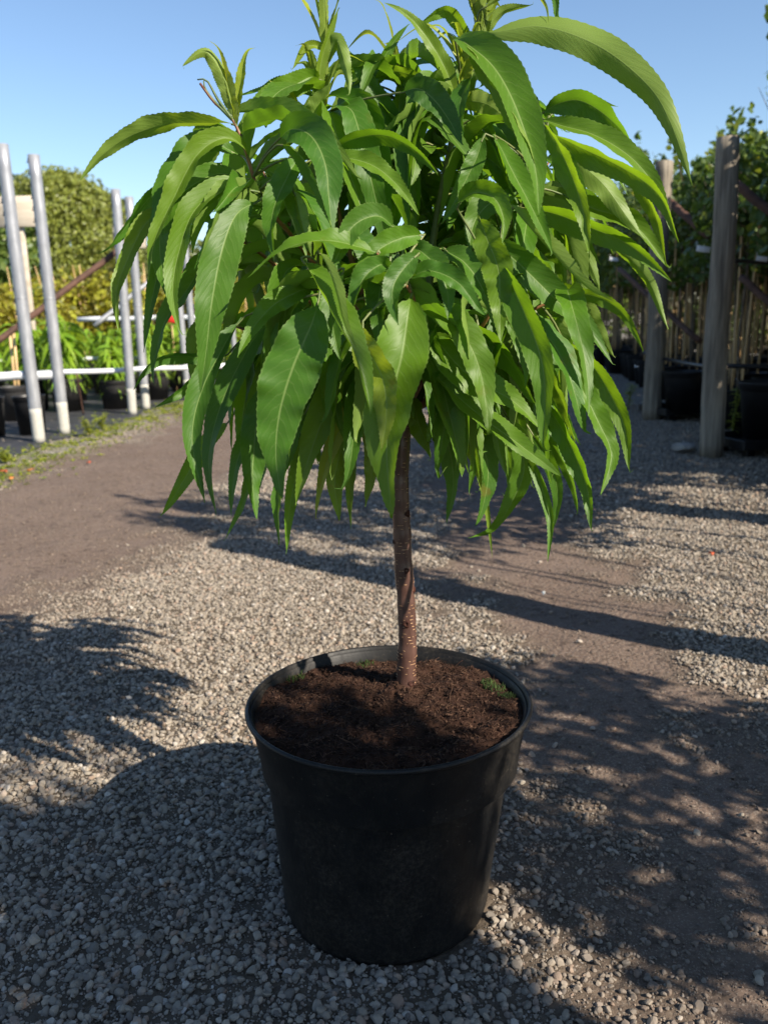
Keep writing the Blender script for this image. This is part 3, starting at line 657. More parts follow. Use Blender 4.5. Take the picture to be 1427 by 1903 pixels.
# filler leaves deeper in the crown, inside the crown's outline
HULL = [(300, 300), (430, 225), (560, 140), (700, 110), (850, 90), (960, 130), (1050, 230), (1170, 330), (1190, 450), (1120, 600), (1110, 750), (1040, 890), (930, 930), (830, 910), (790, 800), (715, 850), (640, 900), (560, 950), (400, 880), (350, 720), (300, 500)]
def inside(x, y, H=HULL):
    c = False; n = len(H)
    for i in range(n):
        x0, y0 = H[i]; x1, y1 = H[(i+1) % n]
        if (y0 > y) != (y1 > y) and x < (x1-x0)*(y-y0)/(y1-y0)+x0: c = not c
    return c
def pr(p):
    d = p-CAMP; z = d.dot(_f); return 713.5+F_PX*d.dot(_r)/z, 951.5-F_PX*d.dot(_u)/z
cnt = 0; tries = 0; UP = Vector((0, 0, 1))
while cnt < 470 and tries < 24000:
    tries += 1
    bi = random.randrange(len(BP)); j = random.randint(14, 59) if bi not in (1,) else random.randint(14, 50); b = BP[bi][j]
    T0 = (BP[bi][j]-BP[bi][j-1]).normalized(); ax = Vector((TY*0+.0, TY, 0)); out = Vector((b.x-.02, b.y-TY, 0))
    a = random.uniform(0, 6.283); h = Vector((math.cos(a), math.sin(a), 0))
    h = (h*.75+out*1.6)
    if h.length < .1: continue
    h.normalize(); L = random.uniform(.12, .19)
    lift = random.uniform(.1, .6); droop = random.uniform(.5, 1.5)
    P = [b]
    for q in (.12, .4, .7, 1.0):
        P.append(b+h*(L*(q**.9)*(.9-.35*droop*q*.6))+UP*(L*(lift*q-droop*q*q*.95)))
    if min(p.y for p in P) < .80: continue
    if not all(inside(*pr(p)) for p in P[1:]): continue
    if P[-1].y-TY < -.1 and random.random() < .6: continue
    cnt += 1
    hs = UP.cross(h)
    add_leaf(mbs[bi], P, random.uniform(.034, .05), lambda p, T: hs, random.uniform(-40, 40), random.uniform(-75, 75), random.uniform(10, 48), -1, (random.uniform(0, .12), random.uniform(0, .3), .3*random.random()), wave=random.uniform(.5, 1.4), n=48, curl=random.uniform(-5, 12))
    tw[bi].append((BP[bi][max(0, j-1)], b, b))
for _ in range(85):                                           # dense upper middle of the crown
    b = P3(random.uniform(540, 930), random.uniform(150, 480), random.uniform(-.02, .22)); d, bi, j = own(b, [1, 2, 3, 4, 10, 11, 12]); a = random.uniform(0, 6.283); h = Vector((math.cos(a), math.sin(a)*.6, 0)).normalized(); L = random.uniform(.10, .16); dr = random.uniform(.5, 1.3)
    P = [b, b+h*L*.3+UP*L*.1, b+h*L*.6-UP*L*.12*dr, b+h*L*.85-UP*L*.5*dr]
    if not all(inside(*pr(p)) for p in P): continue
    hs = UP.cross(h); add_leaf(mbs[bi], P, random.uniform(.032, .046), lambda p, T: hs, random.uniform(-40, 40), random.uniform(-30, 30), random.uniform(10, 40), -1, (random.uniform(0, .12), random.uniform(.1, .5), 0), wave=1, n=48)
    tw[bi].append((BP[bi][max(0, j-3)], b, b))
for bi, c_, n_, rr in ((1, (868, 165, 0), 11, 18), (1, (893, 60, 0), 9, 12), (1, (905, -10, 0), 6, 10), (3, (601, 200, -.04), 9, 16), (3, (606, 110, -.04), 6, 8), (2, (742, 150, .07), 6, 12), (0, (440, 245, -.17), 3, 6)):
    for i in range(n_):                                       # pale fresh shoots at the top
        p = P3(c_[0]+random.uniform(-rr, rr)*.3, c_[1]+random.uniform(-rr, rr), c_[2]); a = random.uniform(0, 6.283); L = random.uniform(.05, .095); o_ = Vector((math.cos(a), math.sin(a), 0)); k_ = random.uniform(.15, .7)
        hs = UP.cross(o_); P = [p, p+o_*L*k_*.3+UP*L*.45, p+o_*L*k_*.75+UP*L*(.95-.3*k_), p+o_*L*k_*1.3+UP*L*(1.2-.9*k_)]
        add_leaf(mbs[bi], P, random.uniform(.011, .02), lambda p_, T: hs, random.uniform(-40, 40), 0, random.uniform(15, 40), -1, (random.uniform(.35, .7), 0, 0), n=40)
for bi, (b, r0) in enumerate(BR):
    mb = MB(); n = 60; green = bi in (1, 2, 4)
    mb.tube(BP[bi], [r0*(1-.72*i/(n-1)) for i in range(n)], 9, jit=.03)
    for a, p, q in tw[bi]:
        if (a-p).length > .002: mb.tube(cat([a, (a+p)/2+Vector((0, 0, .004)), p, p.lerp(q, .3)], 8), [.0016, .0015, .0014, .0013, .0012, .0012, .0011, .001], 6, 1, cap=False)
    if bi == 0:
        for q in ([(432, 222), (405, 185), (385, 150), (367, 148)], [(432, 222), (400, 190), (382, 165), (379, 150)], [(455, 275), (450, 262), (440, 240)]):
            mb.tube(cat([P3(x, y, -.17) for x, y in q], 10), [.002-.00015*i for i in range(10)], 6, 1)
    bo = sub(mb.build('branch', [M_TWIG if green else M_TWIGR, M_TWIG], tree))
    if mbs[bi].v: sub(mbs[bi].build('foliage', M_LEAF, bo, colname='tint')).matrix_parent_inverse = Matrix.Identity(4)
ORD = 'first second third fourth fifth sixth seventh eighth ninth tenth eleventh twelfth thirteenth fourteenth fifteenth sixteenth seventeenth eighteenth nineteenth twentieth twenty-first twenty-second twenty-third twenty-fourth twenty-fifth twenty-sixth twenty-seventh twenty-eighth twenty-ninth thirtieth thirty-first thirty-second thirty-third thirty-fourth thirty-fifth thirty-sixth thirty-seventh thirty-eighth thirty-ninth fortieth'.split()
# ------------------------------------------------------------------ left side: posts, rails, pots
mb = MB(); e = [(-9, 1.5), (-9, 26)]
ys = np.linspace(2.2, 24, 60); L_ = [(bank_x(y)-.10+.05*math.sin(y*3)+.03*math.sin(y*7.1)) for y in ys]
prev = None
for y, x in zip(ys, L_):
    row = [mb.vert((xx, y, .006+.004*noise.noise(Vector((xx*2, y*2, 0))))) for xx in (-9, -6, -4.5, -3.5, x-.5, x-.1, x)]
    if prev:
        for i in range(6): mb.face((prev[i], prev[i+1], row[i+1], row[i]))
    prev = row
tag(mb.build('ground_cloth', M_CLOTH), kind='structure')
def metal_post(x, y, xt, yt, w, label, tall=None):
    b = gnd(x, y); t = at(xt, yt, b.y); r = w/2/F_PX*b.y
    o = empty('metal_post', b, 0, label, 'post', 'slotted metal posts on the left')
    top = Vector((t.x-b.x, 0, t.z)); N = 14
    mb = MB(); mb.tube([top*(i/N) for i in range(N+1)], r, 20, jit=.004)
    body = mb.build('post_tube', M_GALV, o)
    mb = MB(); mb.tube([top*(i/6*.12)+Vector((0, 0, .002)) for i in range(7)], [r*1.004]*6+[r*1.003], 20); mb.build('post_foot', M_CONC, o)
    ang = math.radians(205); e_ = Vector((math.cos(ang), math.sin(ang), 0)); hk = None      # hook slots up one side
    for i in range(26):
        z = .32+i*.078
        if z > t.z-.03: break
        if hk is None:
            mb = MB(); mb.box(e_*(r*.99-.004), (.016, .013, .03), rz=ang, bev=.003); mb.box(e_*(r+.004)+Vector((0, 0, -.012)), (.014, .008, .008), rz=ang, bev=.002)
            hk = mb.build('hook_slot', M_HOLE, o)
        else: hk = hk.copy(); COL.objects.link(hk); hk.parent = o
        hk.location = top*(z/t.z)
    mb = MB(); mb.tube([top*.5+Vector((0, 0, 0)), top*.504], r*1.02, 20); mb.build('joint_ring', M_GALV, o)
    return o
metal_post(74, 822, 4, 268, 22, 'leftmost galvanised post, a black pot behind its foot')
metal_post(121, 806, 63, 288, 20, 'galvanised slotted post just right of the leftmost one, topped against the sky')
metal_post(247, 770, 215, 352, 16, 'galvanised post of the second pair, the left one, where the brown strut ends')
metal_post(272, 760, 240, 366, 15, 'galvanised post of the second pair, the right one, touched by drooping leaves')
metal_post(350, 742, 322, 430, 12, 'galvanised post of the third pair, the left one, behind the hanging leaves')
metal_post(368, 735, 342, 436, 12, 'galvanised post of the third pair, the right one, mostly behind the leaves')
metal_post(440, 705, 421, 470, 10, 'farthest galvanised post seen through gaps in the leaves')
def bar(name, a, b, r, mat, label, cat_, group=None, n=10, extra=None):
    mb = MB(); a, b = Vector(a), Vector(b); mb.tube([a.lerp(b, i/8)+Vector((0, 0, .004*math.sin(i*1.7))) for i in range(9)], r, n)
    return tag(mb.build(name, mat), label, cat_, group)
Yr = 6.9
bar('rail', at(-60, 701, 6.5), at(118, 696, 6.6), .034, M_WHITE, 'thick white tube rail at the left edge in front of the black pots', 'rail', 'white rails over the pots')
bar('rail', at(70, 694, 7.4), at(420, 680, 7.9), .022, M_WHITE, 'long thin white rail running behind the metal posts above the pot rims', 'rail', 'white rails over the pots')
bar('rail', at(-60, 672, 8.8), at(300, 664, 9.0), .02, M_WHITE, 'thin white rail half hidden in the green seedlings', 'rail', 'white rails over the pots')
bar('rail', at(145, 594, 11.5), at(420, 588, 11.5), .032, M_WHITE, 'far white rail standing above the green seedlings', 'rail', 'white rails over the pots')
bar('strut', at(-30, 655, 7.0), at(237, 452, 7.72), .026, M_RUST, 'brown diagonal strut leaning up to the second pair of posts', 'strut', 'diagonal struts')
bar('strut', at(176, 606, 9.5), at(300, 505, 9.9), .026, M_GALV, 'grey thin diagonal strut behind the second pair of posts', 'strut', 'diagonal struts')
bar('rusty_rod', at(143, 695, 7.3), gnd(156, 772), .007, M_RUST, 'thin rusty rod leaning from the white rail to the ground', 'rod')
b = at(-15, 395, 9.0); b2 = at(68, 392, 9.0)
o = empty('board_sign', (b.x, b.y, 0), 0, 'blank weathered wooden board on a post behind the leftmost metal posts', 'board')
mb = MB(); mb.box(((b2.x-b.x)/2, 0, (b.z+b2.z)/2), (b2.x-b.x, .03, 52/F_PX*9), bev=.004); mb.build('board', M_WOODL, o)
p = at(40, 430, 9.05); mb = MB(); mb.box((p.x-b.x, .05, p.z/2+.1), (.06, .06, p.z+.2), bev=.005); mb.build('post', M_WOODL, o)
b = at(237, 440, 12); o = empty('board_sign', (b.x, b.y, 0), 0, 'small pinkish wooden board seen between the second pair of metal posts', 'board')
mb = MB(); mb.box((.03, 0, b.z), (.42, .03, .3), bev=.004); mb.build('board', M_WOODL, o)
mb = MB(); mb.box((.03, .05, b.z/2), (.06, .06, b.z), bev=.005); mb.build('post', M_WOODL, o)
def pot_mesh(name, r, h, mat, parent, tray=False):
    mb = MB(); mb.lathe([(.001, .004), (r*.76, .004), (r*.77, .0), (r*.92, h*.86), (r*.93, h*.87), (r*.97, h*.875), (r*.985, h*.99), (r*1.0, h*1.0), (r*.99, h*1.012), (r*.96, h*1.0), (r*.93, h*.9)], 36)
    o = mb.build(name, mat, parent)
    mb = MB(); ring = mb.lathe([(r*.95, h*.93), (r*.6, h*.94), (r*.2, h*.95), (.001, h*.955)], 24); mb.build('soil', M_SOIL, o)
    return o
def seed_leaf(mb, p, d, L, w, droop, tint):
    s = Vector((0, 0, 1)).cross(d)
    s = s.normalized() if s.length > .01 else Vector((1, 0, 0)); mb.col = tint; pr_ = None; s = (s+Vector((0, 0, random.uniform(-.7, .7)))).normalized()
    for i in range(6):
        t = i/5; q = p+d*(L*t)+Vector((0, 0, -droop*L*t*t)); ww = w*.5*(math.sin(math.pi*min(1, t**.75)) if 0 < t < 1 else .02)+.0004
        row = [mb.vert(q-s*ww+Vector((0, 0, ww*.4))), mb.vert(q), mb.vert(q+s*ww+Vector((0, 0, ww*.4)))]
        if pr_:
            for k_ in (0, 1): mb.face((pr_[k_], row[k_], row[k_+1], pr_[k_+1]))
        pr_ = row
SEEDM = []
for v in range(4):                                            # young peach plants
    mb = MB(); mbS = MB()
    for s_ in range(5):
        a = random.uniform(0, 6.283); lean = random.uniform(.02, .15); h = random.uniform(.36, .58)
        tip = Vector((math.cos(a)*lean, math.sin(a)*lean, .22+h)); base = Vector((math.cos(a)*.02, math.sin(a)*.02, .20)); mbS.tube([base, base.lerp(tip, .5)+Vector((.01, 0, 0)), tip], [.005, .004, .002], 5)
        for i in range(46):
            t = random.uniform(.12, 1.0); p = base.lerp(tip, t); b_ = random.uniform(0, 6.283)
            seed_leaf(mb, p, Vector((math.cos(b_), math.sin(b_), random.uniform(0, .7))).normalized(), random.uniform(.14, .23), random.uniform(.03, .048), random.uniform(.4, 1.3), (random.uniform(0, .3), random.uniform(0, .2), 0))
    SEEDM.append((mb, mbS))
_seed_src = {}
def seedling(x, y, r, h, mat, label, v, plant=True, sc=1.0):
    o = empty('potted_seedling' if plant else 'plant_pot', (x, y, 0.004), random.uniform(0, 6), label, 'potted plant' if plant else 'pot', 'potted peach seedlings on the left' if plant else 'black pots on the left'); o.scale = (1, 1, 1)
    pot_mesh('pot' if plant else 'pot_body', r, h, mat, o)
    if plant:
        for nm, mt, k_ in (('foliage', M_SEED, 0), ('stem', M_STEM, 1)):
            if (v, k_) not in _seed_src: _seed_src[(v, k_)] = SEEDM[v][k_].build(nm, mt, o, colname='tint' if k_ == 0 else None)
            else: c = _seed_src[(v, k_)].copy(); COL.objects.link(c); c.parent = o
            ch = o.children[-1] if False else (_seed_src[(v, k_)] if _seed_src[(v, k_)].parent is o else c); ch.location.z = h-.25; ch.scale = (sc, sc, sc)
    return o
p = gnd(62, 808); seedling(p.x, p.y, .115, .28, M_POT3, 'black pot standing right behind the foot of the leftmost post', 0, False)
p = gnd(33, 782); seedling(p.x, p.y, .125, .28, M_POT2, 'dark grey pot just left of and behind the pot at the leftmost post', 1, False)
p = gnd(-12, 812); seedling(p.x, p.y, .11, .28, M_POT2, 'black pot cut by the left edge of the photo', 1, False)
lab = ['in the front row under the white rail', 'in the middle row behind the white rail', 'in the back row against the autumn vines']
for row in range(4):
    yy = 8.0+row*.85; nn = 9+row
    for i in range(nn):
        x = -4.5-row*.35+i*.42+random.uniform(-.05, .05)
        if x > bank_x(yy)-.35: continue
        px, py = pr(Vector((x, yy, .3)))
        if px < -60: continue
        col_ = M_POT2 if (i+row) % 3 else M_POT3
        seedling(x, yy+random.uniform(-.08, .08), random.uniform(.15, .18), random.uniform(.25, .3), col_, 'green peach seedling in a pot, %s from the left in the %s row' % (ORD[min(i, 11)], ORD[row]), (i+row) % 4, True, random.uniform(.85, 1.1))
# farther rows between the left bed and the path end: more pots
for i, (px_, Yd) in enumerate(((318, 10.4), (352, 11.0), (395, 11.6), (430, 12.4), (470, 13.2), (500, 14.5))):
    q = at(px_, 640, Yd); seedling(min(q.x, bank_x(Yd)-.2), Yd, .16, .27, M_POT3, '%s peach seedling of the line receding behind the hanging leaves' % ORD[i], i % 4, True, 1.0)
# leaf clouds
def cloud_mesh(blobs, n, size, tintf=None, elong=1.6, surf=.55):
    """Many small leaf faces through ellipsoid blobs [(c, (rx,ry,rz))]."""
    wts = np.array([b[1][0]*b[1][1]*b[1][2] for b in blobs])**.67; wts /= wts.sum(); pick = rng.choice(len(blobs), n, p=wts)
    C_ = np.array([b[0] for b in blobs])[pick]; Rr = np.array([b[1] for b in blobs])[pick]
    d = rng.normal(size=(n, 3)); d /= np.linalg.norm(d, axis=1)[:, None]; rr = rng.uniform(0, 1, n)**(1/3)
    rr = np.where(rng.uniform(size=n) < surf, rng.uniform(.78, 1.12, n), rr)
    P = C_+d*rr[:, None]*Rr
    nrm = d+rng.normal(0, .7, (n, 3)); nrm /= np.linalg.norm(nrm, axis=1)[:, None]
    t = np.cross(nrm, rng.normal(size=(n, 3))); t /= np.linalg.norm(t, axis=1)[:, None]; s = np.cross(nrm, t)
    sz = size*rng.uniform(.6, 1.3, n)[:, None]; L = t*sz*elong*.5; Wd_ = s*sz*.42
    V = np.stack([P-L, P-L*.2-Wd_+nrm*sz*.1, P+L*.55-Wd_*.7, P+L, P+L*.55+Wd_*.7, P-L*.2+Wd_+nrm*sz*.1], 1)
    F = np.array([[0, 1, 2, 3], [0, 3, 4, 5]])[None]+(np.arange(n)*6)[:, None, None]
    tt = tintf(P, n) if tintf else np.stack([rng.uniform(0, .3, n), rng.uniform(0, .3, n), np.zeros(n)], 1)
    return V.reshape(-1, 3), F.reshape(-1, 4), np.repeat(tt, 6, 0)
def cloud(name, blobs, n, size, mat, parent=None, **kw):
    V, F, T = cloud_mesh(blobs, n, size, **kw); o = np_mesh(name, V, F, mat, T, smooth=False)
    if parent: o.parent = parent
    return o
# autumn vine rows behind the seedlings
def autumn(P, n):
    a = rng.uniform(0, 1, n); return np.stack([np.clip(a*1.0, 0, .95), np.where(a < .15, .4, 0), np.where(rng.uniform(size=n) < .35, 1.0, 0)], 1)
VB = []
for i in range(9):
    Yd = 12.2+(i % 3)*1.5; px_ = -40+i*62; q = at(px_, 600, Yd)
    o = empty('vine_bush', (q.x, Yd, 0), 0, 'bushy yellowing vine behind the seedlings, %s from the left' % ORD[i], 'bush', 'autumn vines behind the seedlings')
    bl = [((random.uniform(-.5, .5), random.uniform(-.4, .4), random.uniform(.5, 1.25)), (random.uniform(.25, .45), .35, random.uniform(.25, .4))) for _ in range(9)]
    cloud('foliage', bl, 5000, .06, M_VINE, o, tintf=autumn, elong=1.2)
    mb = MB()
    for k_ in range(4): a = random.uniform(-.5, .5); mb.tube([(a, 0, 0), (a+.05, .02, .8), (a+random.uniform(-.1, .1), 0, 1.55)], [.012, .01, .006], 6)
    mb.build('stem', M_CANE, o)
# trees in the distance
def blob_tree(cx, cy, h, r, label, mat, n, size, group=None, name='broadleaf_tree', zb=.2, dome=False):
    o = empty(name, (cx, cy, 0), 0, label, 'tree', group)
    bl = []
    for i in range(34):
        a = random.uniform(0, 6.283); z = random.uniform(zb, .95); prof = math.sqrt(max(.05, 1-((z-.5)/.52)**2)); rr = r*prof*random.uniform(.3, .78)
        s = r*random.uniform(.2, .36); bl.append(((rr*math.cos(a), rr*math.sin(a), h*z-s*.3), (s, s, s*.85)))
    if dome: bl += [((0, 0, h*.52), (r*.93, r*.93, h*.46))]*2+[((r*.9*math.cos(i*2.4)*math.cos(i*.19), r*.9*math.sin(i*2.4)*math.cos(i*.19), h*.52+h*.42*math.sin(i*.19)), (r*.17, r*.17, r*.15)) for i in range(44)]
    cloud('crown', bl, n, size, mat, o, elong=1.3, surf=.75)
    mb = MB(); mb.tube([(0, 0, 0), (.05*r, 0, h*.4), (0, .05*r, h*.75)], [r*.08, r*.06, r*.02], 9)
    for i in range(6): a = i*1.05; mb.tube([(0, 0, h*(.3+.05*i)), (r*.35*math.cos(a), r*.35*math.sin(a), h*(.5+.05*i)), (r*.6*math.cos(a), r*.6*math.sin(a), h*(.62+.05*i))], [r*.035, r*.022, r*.008], 6)
    mb.build('trunk', M_STEM, o); return o
q = at(125, 500, 26); blob_tree(q.x, 26, 4.95, 2.1, 'large rounded olive yellow tree behind the metal posts on the left', M_OLIVE, 75000, .085, zb=.1, dome=True)
q = at(215, 500, 36); blob_tree(q.x, 36, 5.9, 1.6, 'dark green tree standing behind the right edge of the round olive tree', M_FAR, 16000, .12, 'dark trees on the horizon')
q = at(262, 500, 40); blob_tree(q.x, 40, 5.6, 1.7, 'dark distant tree behind the second pair of metal posts', M_FAR, 14000, .13, 'dark trees on the horizon')
q = at(25, 500, 34); blob_tree(q.x, 34, 6.4, 1.8, 'dark green tree at the far left behind the wooden board', M_FAR, 16000, .12, 'dark trees on the horizon')
q = at(-20, 560, 14); blob_tree(q.x, 14, 2.9, 1.1, 'dark leafy shrub at the left edge behind the leftmost post', M_CUR, 9000, .09)
for i, (px_, Yd, hh) in enumerate(((340, 44, 4.6), (430, 42, 4.4), (520, 46, 4.3), (610, 48, 4.0), (700, 50, 4.2), (790, 50, 4.0), (880, 48, 4.4), (970, 46, 4.6), (1060, 40, 4.6), (1150, 36, 4.6))):
    q = at(px_, 560, Yd); blob_tree(q.x, Yd, hh, 2.6, '%s tree from the left in the distant line beyond the path' % ORD[i], M_FAR, 5000, .22, 'distant trees beyond the path')
# weeds and fallen leaves on the verge
mb = MB()
for i in range(5200):
    y = random.uniform(3.4, 12); x = bank_x(y)+random.gauss(.03, .16)
    if lf(x, y, 3.0) < -.25: continue
    p = Vector((x, y, .0)); h = random.uniform(.008, .035)
    for b_ in range(4):
        a = random.uniform(0, 6.283); seed_leaf(mb, p, Vector((math.cos(a)*.8, math.sin(a)*.8, random.uniform(.3, 1.2))).normalized(), h, h*.3, .4, (random.choice((0, .3, .9)), .1, .3))
tag(mb.build('weeds', M_WEED, colname='tint'), 'low yellow green weeds and moss along the edge of the left bed', 'weeds', kind='stuff')
for (px_, py_, h, lb) in ((168, 812, .17, 'bushy little weed in front of the second metal post'), (190, 800, .15, 'small leafy weed to the right of the bushy one'), (12, 862, .10, 'low weed at the left edge on the verge'), (137, 745, .16, 'tuft of bright green grass beside the grey pots')):
    p = gnd(px_, py_); mb = MB()
    for s_ in range(9):
        a = random.uniform(0, 6.283); d = Vector((math.cos(a)*.35, math.sin(a)*.35, 1)).normalized(); hh = h*random.uniform(.6, 1); mb.tube([(0, 0, 0), d*hh], .0015, 4)
        for i in range(14):
            a = random.uniform(0, 6.283); seed_leaf(mb, d*hh*random.uniform(.2, 1), Vector((math.cos(a), math.sin(a), .4)).normalized(), random.uniform(.02, .04), .012, .3, (random.uniform(0, .7), 0, 0))
    o = mb.build('weed', M_WEED, colname='tint'); o.location = p; tag(o, lb, 'weed', 'weeds on the left verge')
M_FALL = simple('fallen_leaf', (0.35, 0.10, 0.02), (0.5, 0.24, 0.05), 12, .7); M_FALLR = simple('red_fallen_leaf', (0.3, 0.05, 0.02), (0.4, 0.09, 0.03), 12, .7); M_CHIP = simple('pale_litter', (0.5, 0.55, 0.55), (0.7, 0.72, 0.72), 12, .6)
for (px_, py_, s, mt, lb) in ((8, 880, .05, M_FALLR, 'orange fallen leaf at the left edge of the verge'), (58, 878, .05, M_FALL, 'orange brown fallen leaf on the moss of the left verge'), (22, 893, .045, M_FALL, 'yellow fallen leaf on the moss at the left edge'), (166, 864, .035, M_FALLR, 'red scrap of leaf at the border of the brown track'), (1320, 1037, .03, M_FALLR, 'small reddish brown leaf on the gravel at the right'), (1010, 1112, .012, M_CHIP, 'tiny pale chip on the brown dirt')):
    p = gnd(px_, py_); mb = MB(); nn = 9
    vs_ = [mb.vert((s*.5*math.cos(6.283*i/nn)*(1 if i % 2 else .8), s*.32*math.sin(6.283*i/nn), .004+.006*math.sin(i*2.1))) for i in range(nn)]; c_ = mb.vert((0, 0, .008))
    vb = [mb.vert((s*.48*math.cos(6.283*i/nn)*(1 if i % 2 else .8), s*.3*math.sin(6.283*i/nn), .0025+.006*math.sin(i*2.1))) for i in range(nn)]; cb = mb.vert((0, 0, .0065))
    for i in range(nn): mb.face((c_, vs_[i], vs_[(i+1) % nn])); mb.face((cb, vb[(i+1) % nn], vb[i])); mb.face((vs_[i], vb[i], vb[(i+1) % nn], vs_[(i+1) % nn]))
    o = mb.build('fallen_leaf' if mt is not M_CHIP else 'white_chip', mt); o.location = p+Vector((0, 0, .012)); o.rotation_euler = (.1, .15, random.uniform(0, 6)); tag(o, lb, 'leaf' if mt is not M_CHIP else 'chip')
mb = MB(); o = empty('label_stake', at(327, 700, 9.6)*1, 0, 'bright red tag on a thin stake behind the hanging leaves', 'tag'); zt = at(327, 592, 9.6).z; o.location.z = 0
mb.box((0, 0, zt), (.09, .02, .09), bev=.008); mb.build('tag', M_RED, o); mb = MB(); mb.tube([(0, .02, 0), (0, .02, zt)], .006, 6); mb.build('stake', M_CANE, o)
for i, (px_, l) in enumerate(((34, 'pale wooden stake in the dark grey pot near the left edge'), (41, 'second pale wooden stake beside the leftmost metal post'))):
    p = gnd(px_, 775+i*3); mb = MB(); mb.tube([(0, 0, 0), (.01, 0, .4), (.02, 0, at(px_, 610+i*8, p.y).z)], .012, 7); o = mb.build('wooden_stake', M_CANE); o.location = p; tag(o, l, 'stake')
# ------------------------------------------------------------------ right side
ROWD = lambda y: 1.795+.12*(y-4.72)
def wooden_post(x, y, top, r, label, px=None):
    o = empty('wooden_post', (x, y, 0), random.uniform(0, 6), label, 'post', 'round wooden posts on the right'); N = 22
    mb = MB(); mb.tube([Vector((.004*math.sin(i*.5), .004*math.sin(i*.4+x), top*i/N)) for i in range(N+1)], [r*(1.06-.12*i/N)*(1+.015*math.sin(i*1.9)) for i in range(N+1)], 30, jit=.012); mb.build('post_shaft', M_WOOD, o)
    for i in range(3):
        z = top*random.uniform(.25, .9); a = random.uniform(0, 6.283); mb = MB(); mb.tube([(r*.9*math.cos(a), r*.9*math.sin(a), z), (r*1.2*math.cos(a), r*1.2*math.sin(a), z)], .004, 6); mb.build('nail', M_RUST, o)
    return o
p = gnd(1312, 848); t = at(1346, 255, p.y); wooden_post(p.x+.02, p.y, t.z, .060, 'thick weathered wooden post nearest the camera on the right')
p2 = gnd(1206, 780); t = at(1226, 300, p2.y); wooden_post(p2.x+.02, p2.y, t.z, .063, 'pale wooden post farther along the right row, half behind leaf tips')
for y, l in ((3.03, 'the one nearest the frame'), (1.46, 'throwing the long straight shadow'), (-.25, 'level with the camera')):
    wooden_post(ROWD(y)-(.0), y, 1.80, .075, 'wooden post of the right row standing beyond the right edge, %s' % l)
# potted shrubs with stakes
TREEV = []
def tree_src(v, big):
    o = empty('potted_shrub', (0, 0, 0)); h = .26
    pot_mesh('pot', .155, h, M_POT3, o)
    mb = MB(); mb.tube(cat([(0, 0, .22), (.01, .01, .6), (-.01, 0, 1.05), (.02, .01, 1.5)], 12), [.009]*6+[.008, .007, .006, .005, .004, .003], 7)
    for i in range(7): a = i*.9+v; z = 1.0+i*.09; mb.tube(cat([(0, 0, z), (.14*math.cos(a), .14*math.sin(a), z+.15), (.26*math.cos(a), .26*math.sin(a), z+.38)], 6), [.005, .004, .004, .003, .002, .001], 5)
    mb.build('stem', M_STEM, o)
    for cx, cy in (((.045, -.02), (-.05, .03)) if v % 2 else ((.04, .04),)):
        mb = MB(); top = 1.35+.1*v; pts = [(cx*(1+z*.5)+.012*math.sin(3*z+v), cy, z) for z in np.linspace(.2, top, 9)]; mb.tube(pts, [.0075+.0012*(i % 2) for i in range(9)], 7); mb.build('cane', M_CANE, o)
    bl = []
    for i in range(15):
        a = random.uniform(0, 6.283); z = random.uniform(1.08, 1.70+big); r_ = random.uniform(.05, .27)*(1 if z < 1.5 else .7); s = random.uniform(.09, .17); bl.append(((r_*math.cos(a), r_*math.sin(a), z), (s, s, s)))
    for i in range(6):
        a = random.uniform(0, 6.283); rr = random.uniform(.05, .3); z0 = 1.55+big*.6
        for q in range(5): bl.append(((rr*math.cos(a)*(1+.1*q), rr*math.sin(a)*(1+.1*q), z0+q*.075), (.045-.004*q, .045-.004*q, .05)))
    V, F, T = cloud_mesh(bl, 950, .05, elong=1.15, surf=.4, tintf=lambda P, n: np.stack([np.where(rng.uniform(size=n) < .10, .7, rng.uniform(0, .25, n)), rng.uniform(0, .5, n), np.zeros(n)], 1))
    c_ = np_mesh('crown', V, F, M_CUR, T, smooth=False); c_.parent = o
    return o
random.seed(21); rng = np.random.default_rng(21)
srcs = [tree_src(v, .0+.12*(v % 3)) for v in range(5)]
random.seed(5); used = set(); cntT = 0
def put_tree(x, y, lb, sx, sz):
    global cntT
    v = random.randrange(5)
    if v not in used: o = srcs[v]; used.add(v)
    else: o = copy_tree(srcs[v])
    o.location = (x, y, 0); o.rotation_euler = (0, 0, random.uniform(0, 6.283)); o.scale = (sx, sx, sz); cntT += 1
    tag(o, lb, 'potted shrub', 'staked potted shrubs on the right')
OFF = 'staked shrub of the front row standing beyond the right edge of the photo'
for q, sx, sz in [(-.5, 1, 1.1), (-.3, 1, 1.1), (-.1, 1, 1.1), (.08, 1, 1.08), (.24, 1, 1.08), (.40, 1, 1.1), (.50, 1, 1.1), (.60, .75, 1.12), (.745, .42, 1.08), (1.11, .7, .84), (1.38, .9, .77), (1.64, .5, .78), (2.14, .45, 1.4), (2.34, .75, 1.4), (2.56, .35, 1.3), (2.80, .9, 1.12), (3.02, 1, .9)]:
    y = (q-1.04)/.859; put_tree(ROWD(y)+.45, y, OFF, sx, sz)
for q in (-.4, -.15, .1, .3, .47):
    y = (q-1.04-.25)/.859; put_tree(ROWD(y)+.85, y, OFF, 1, 1.18)
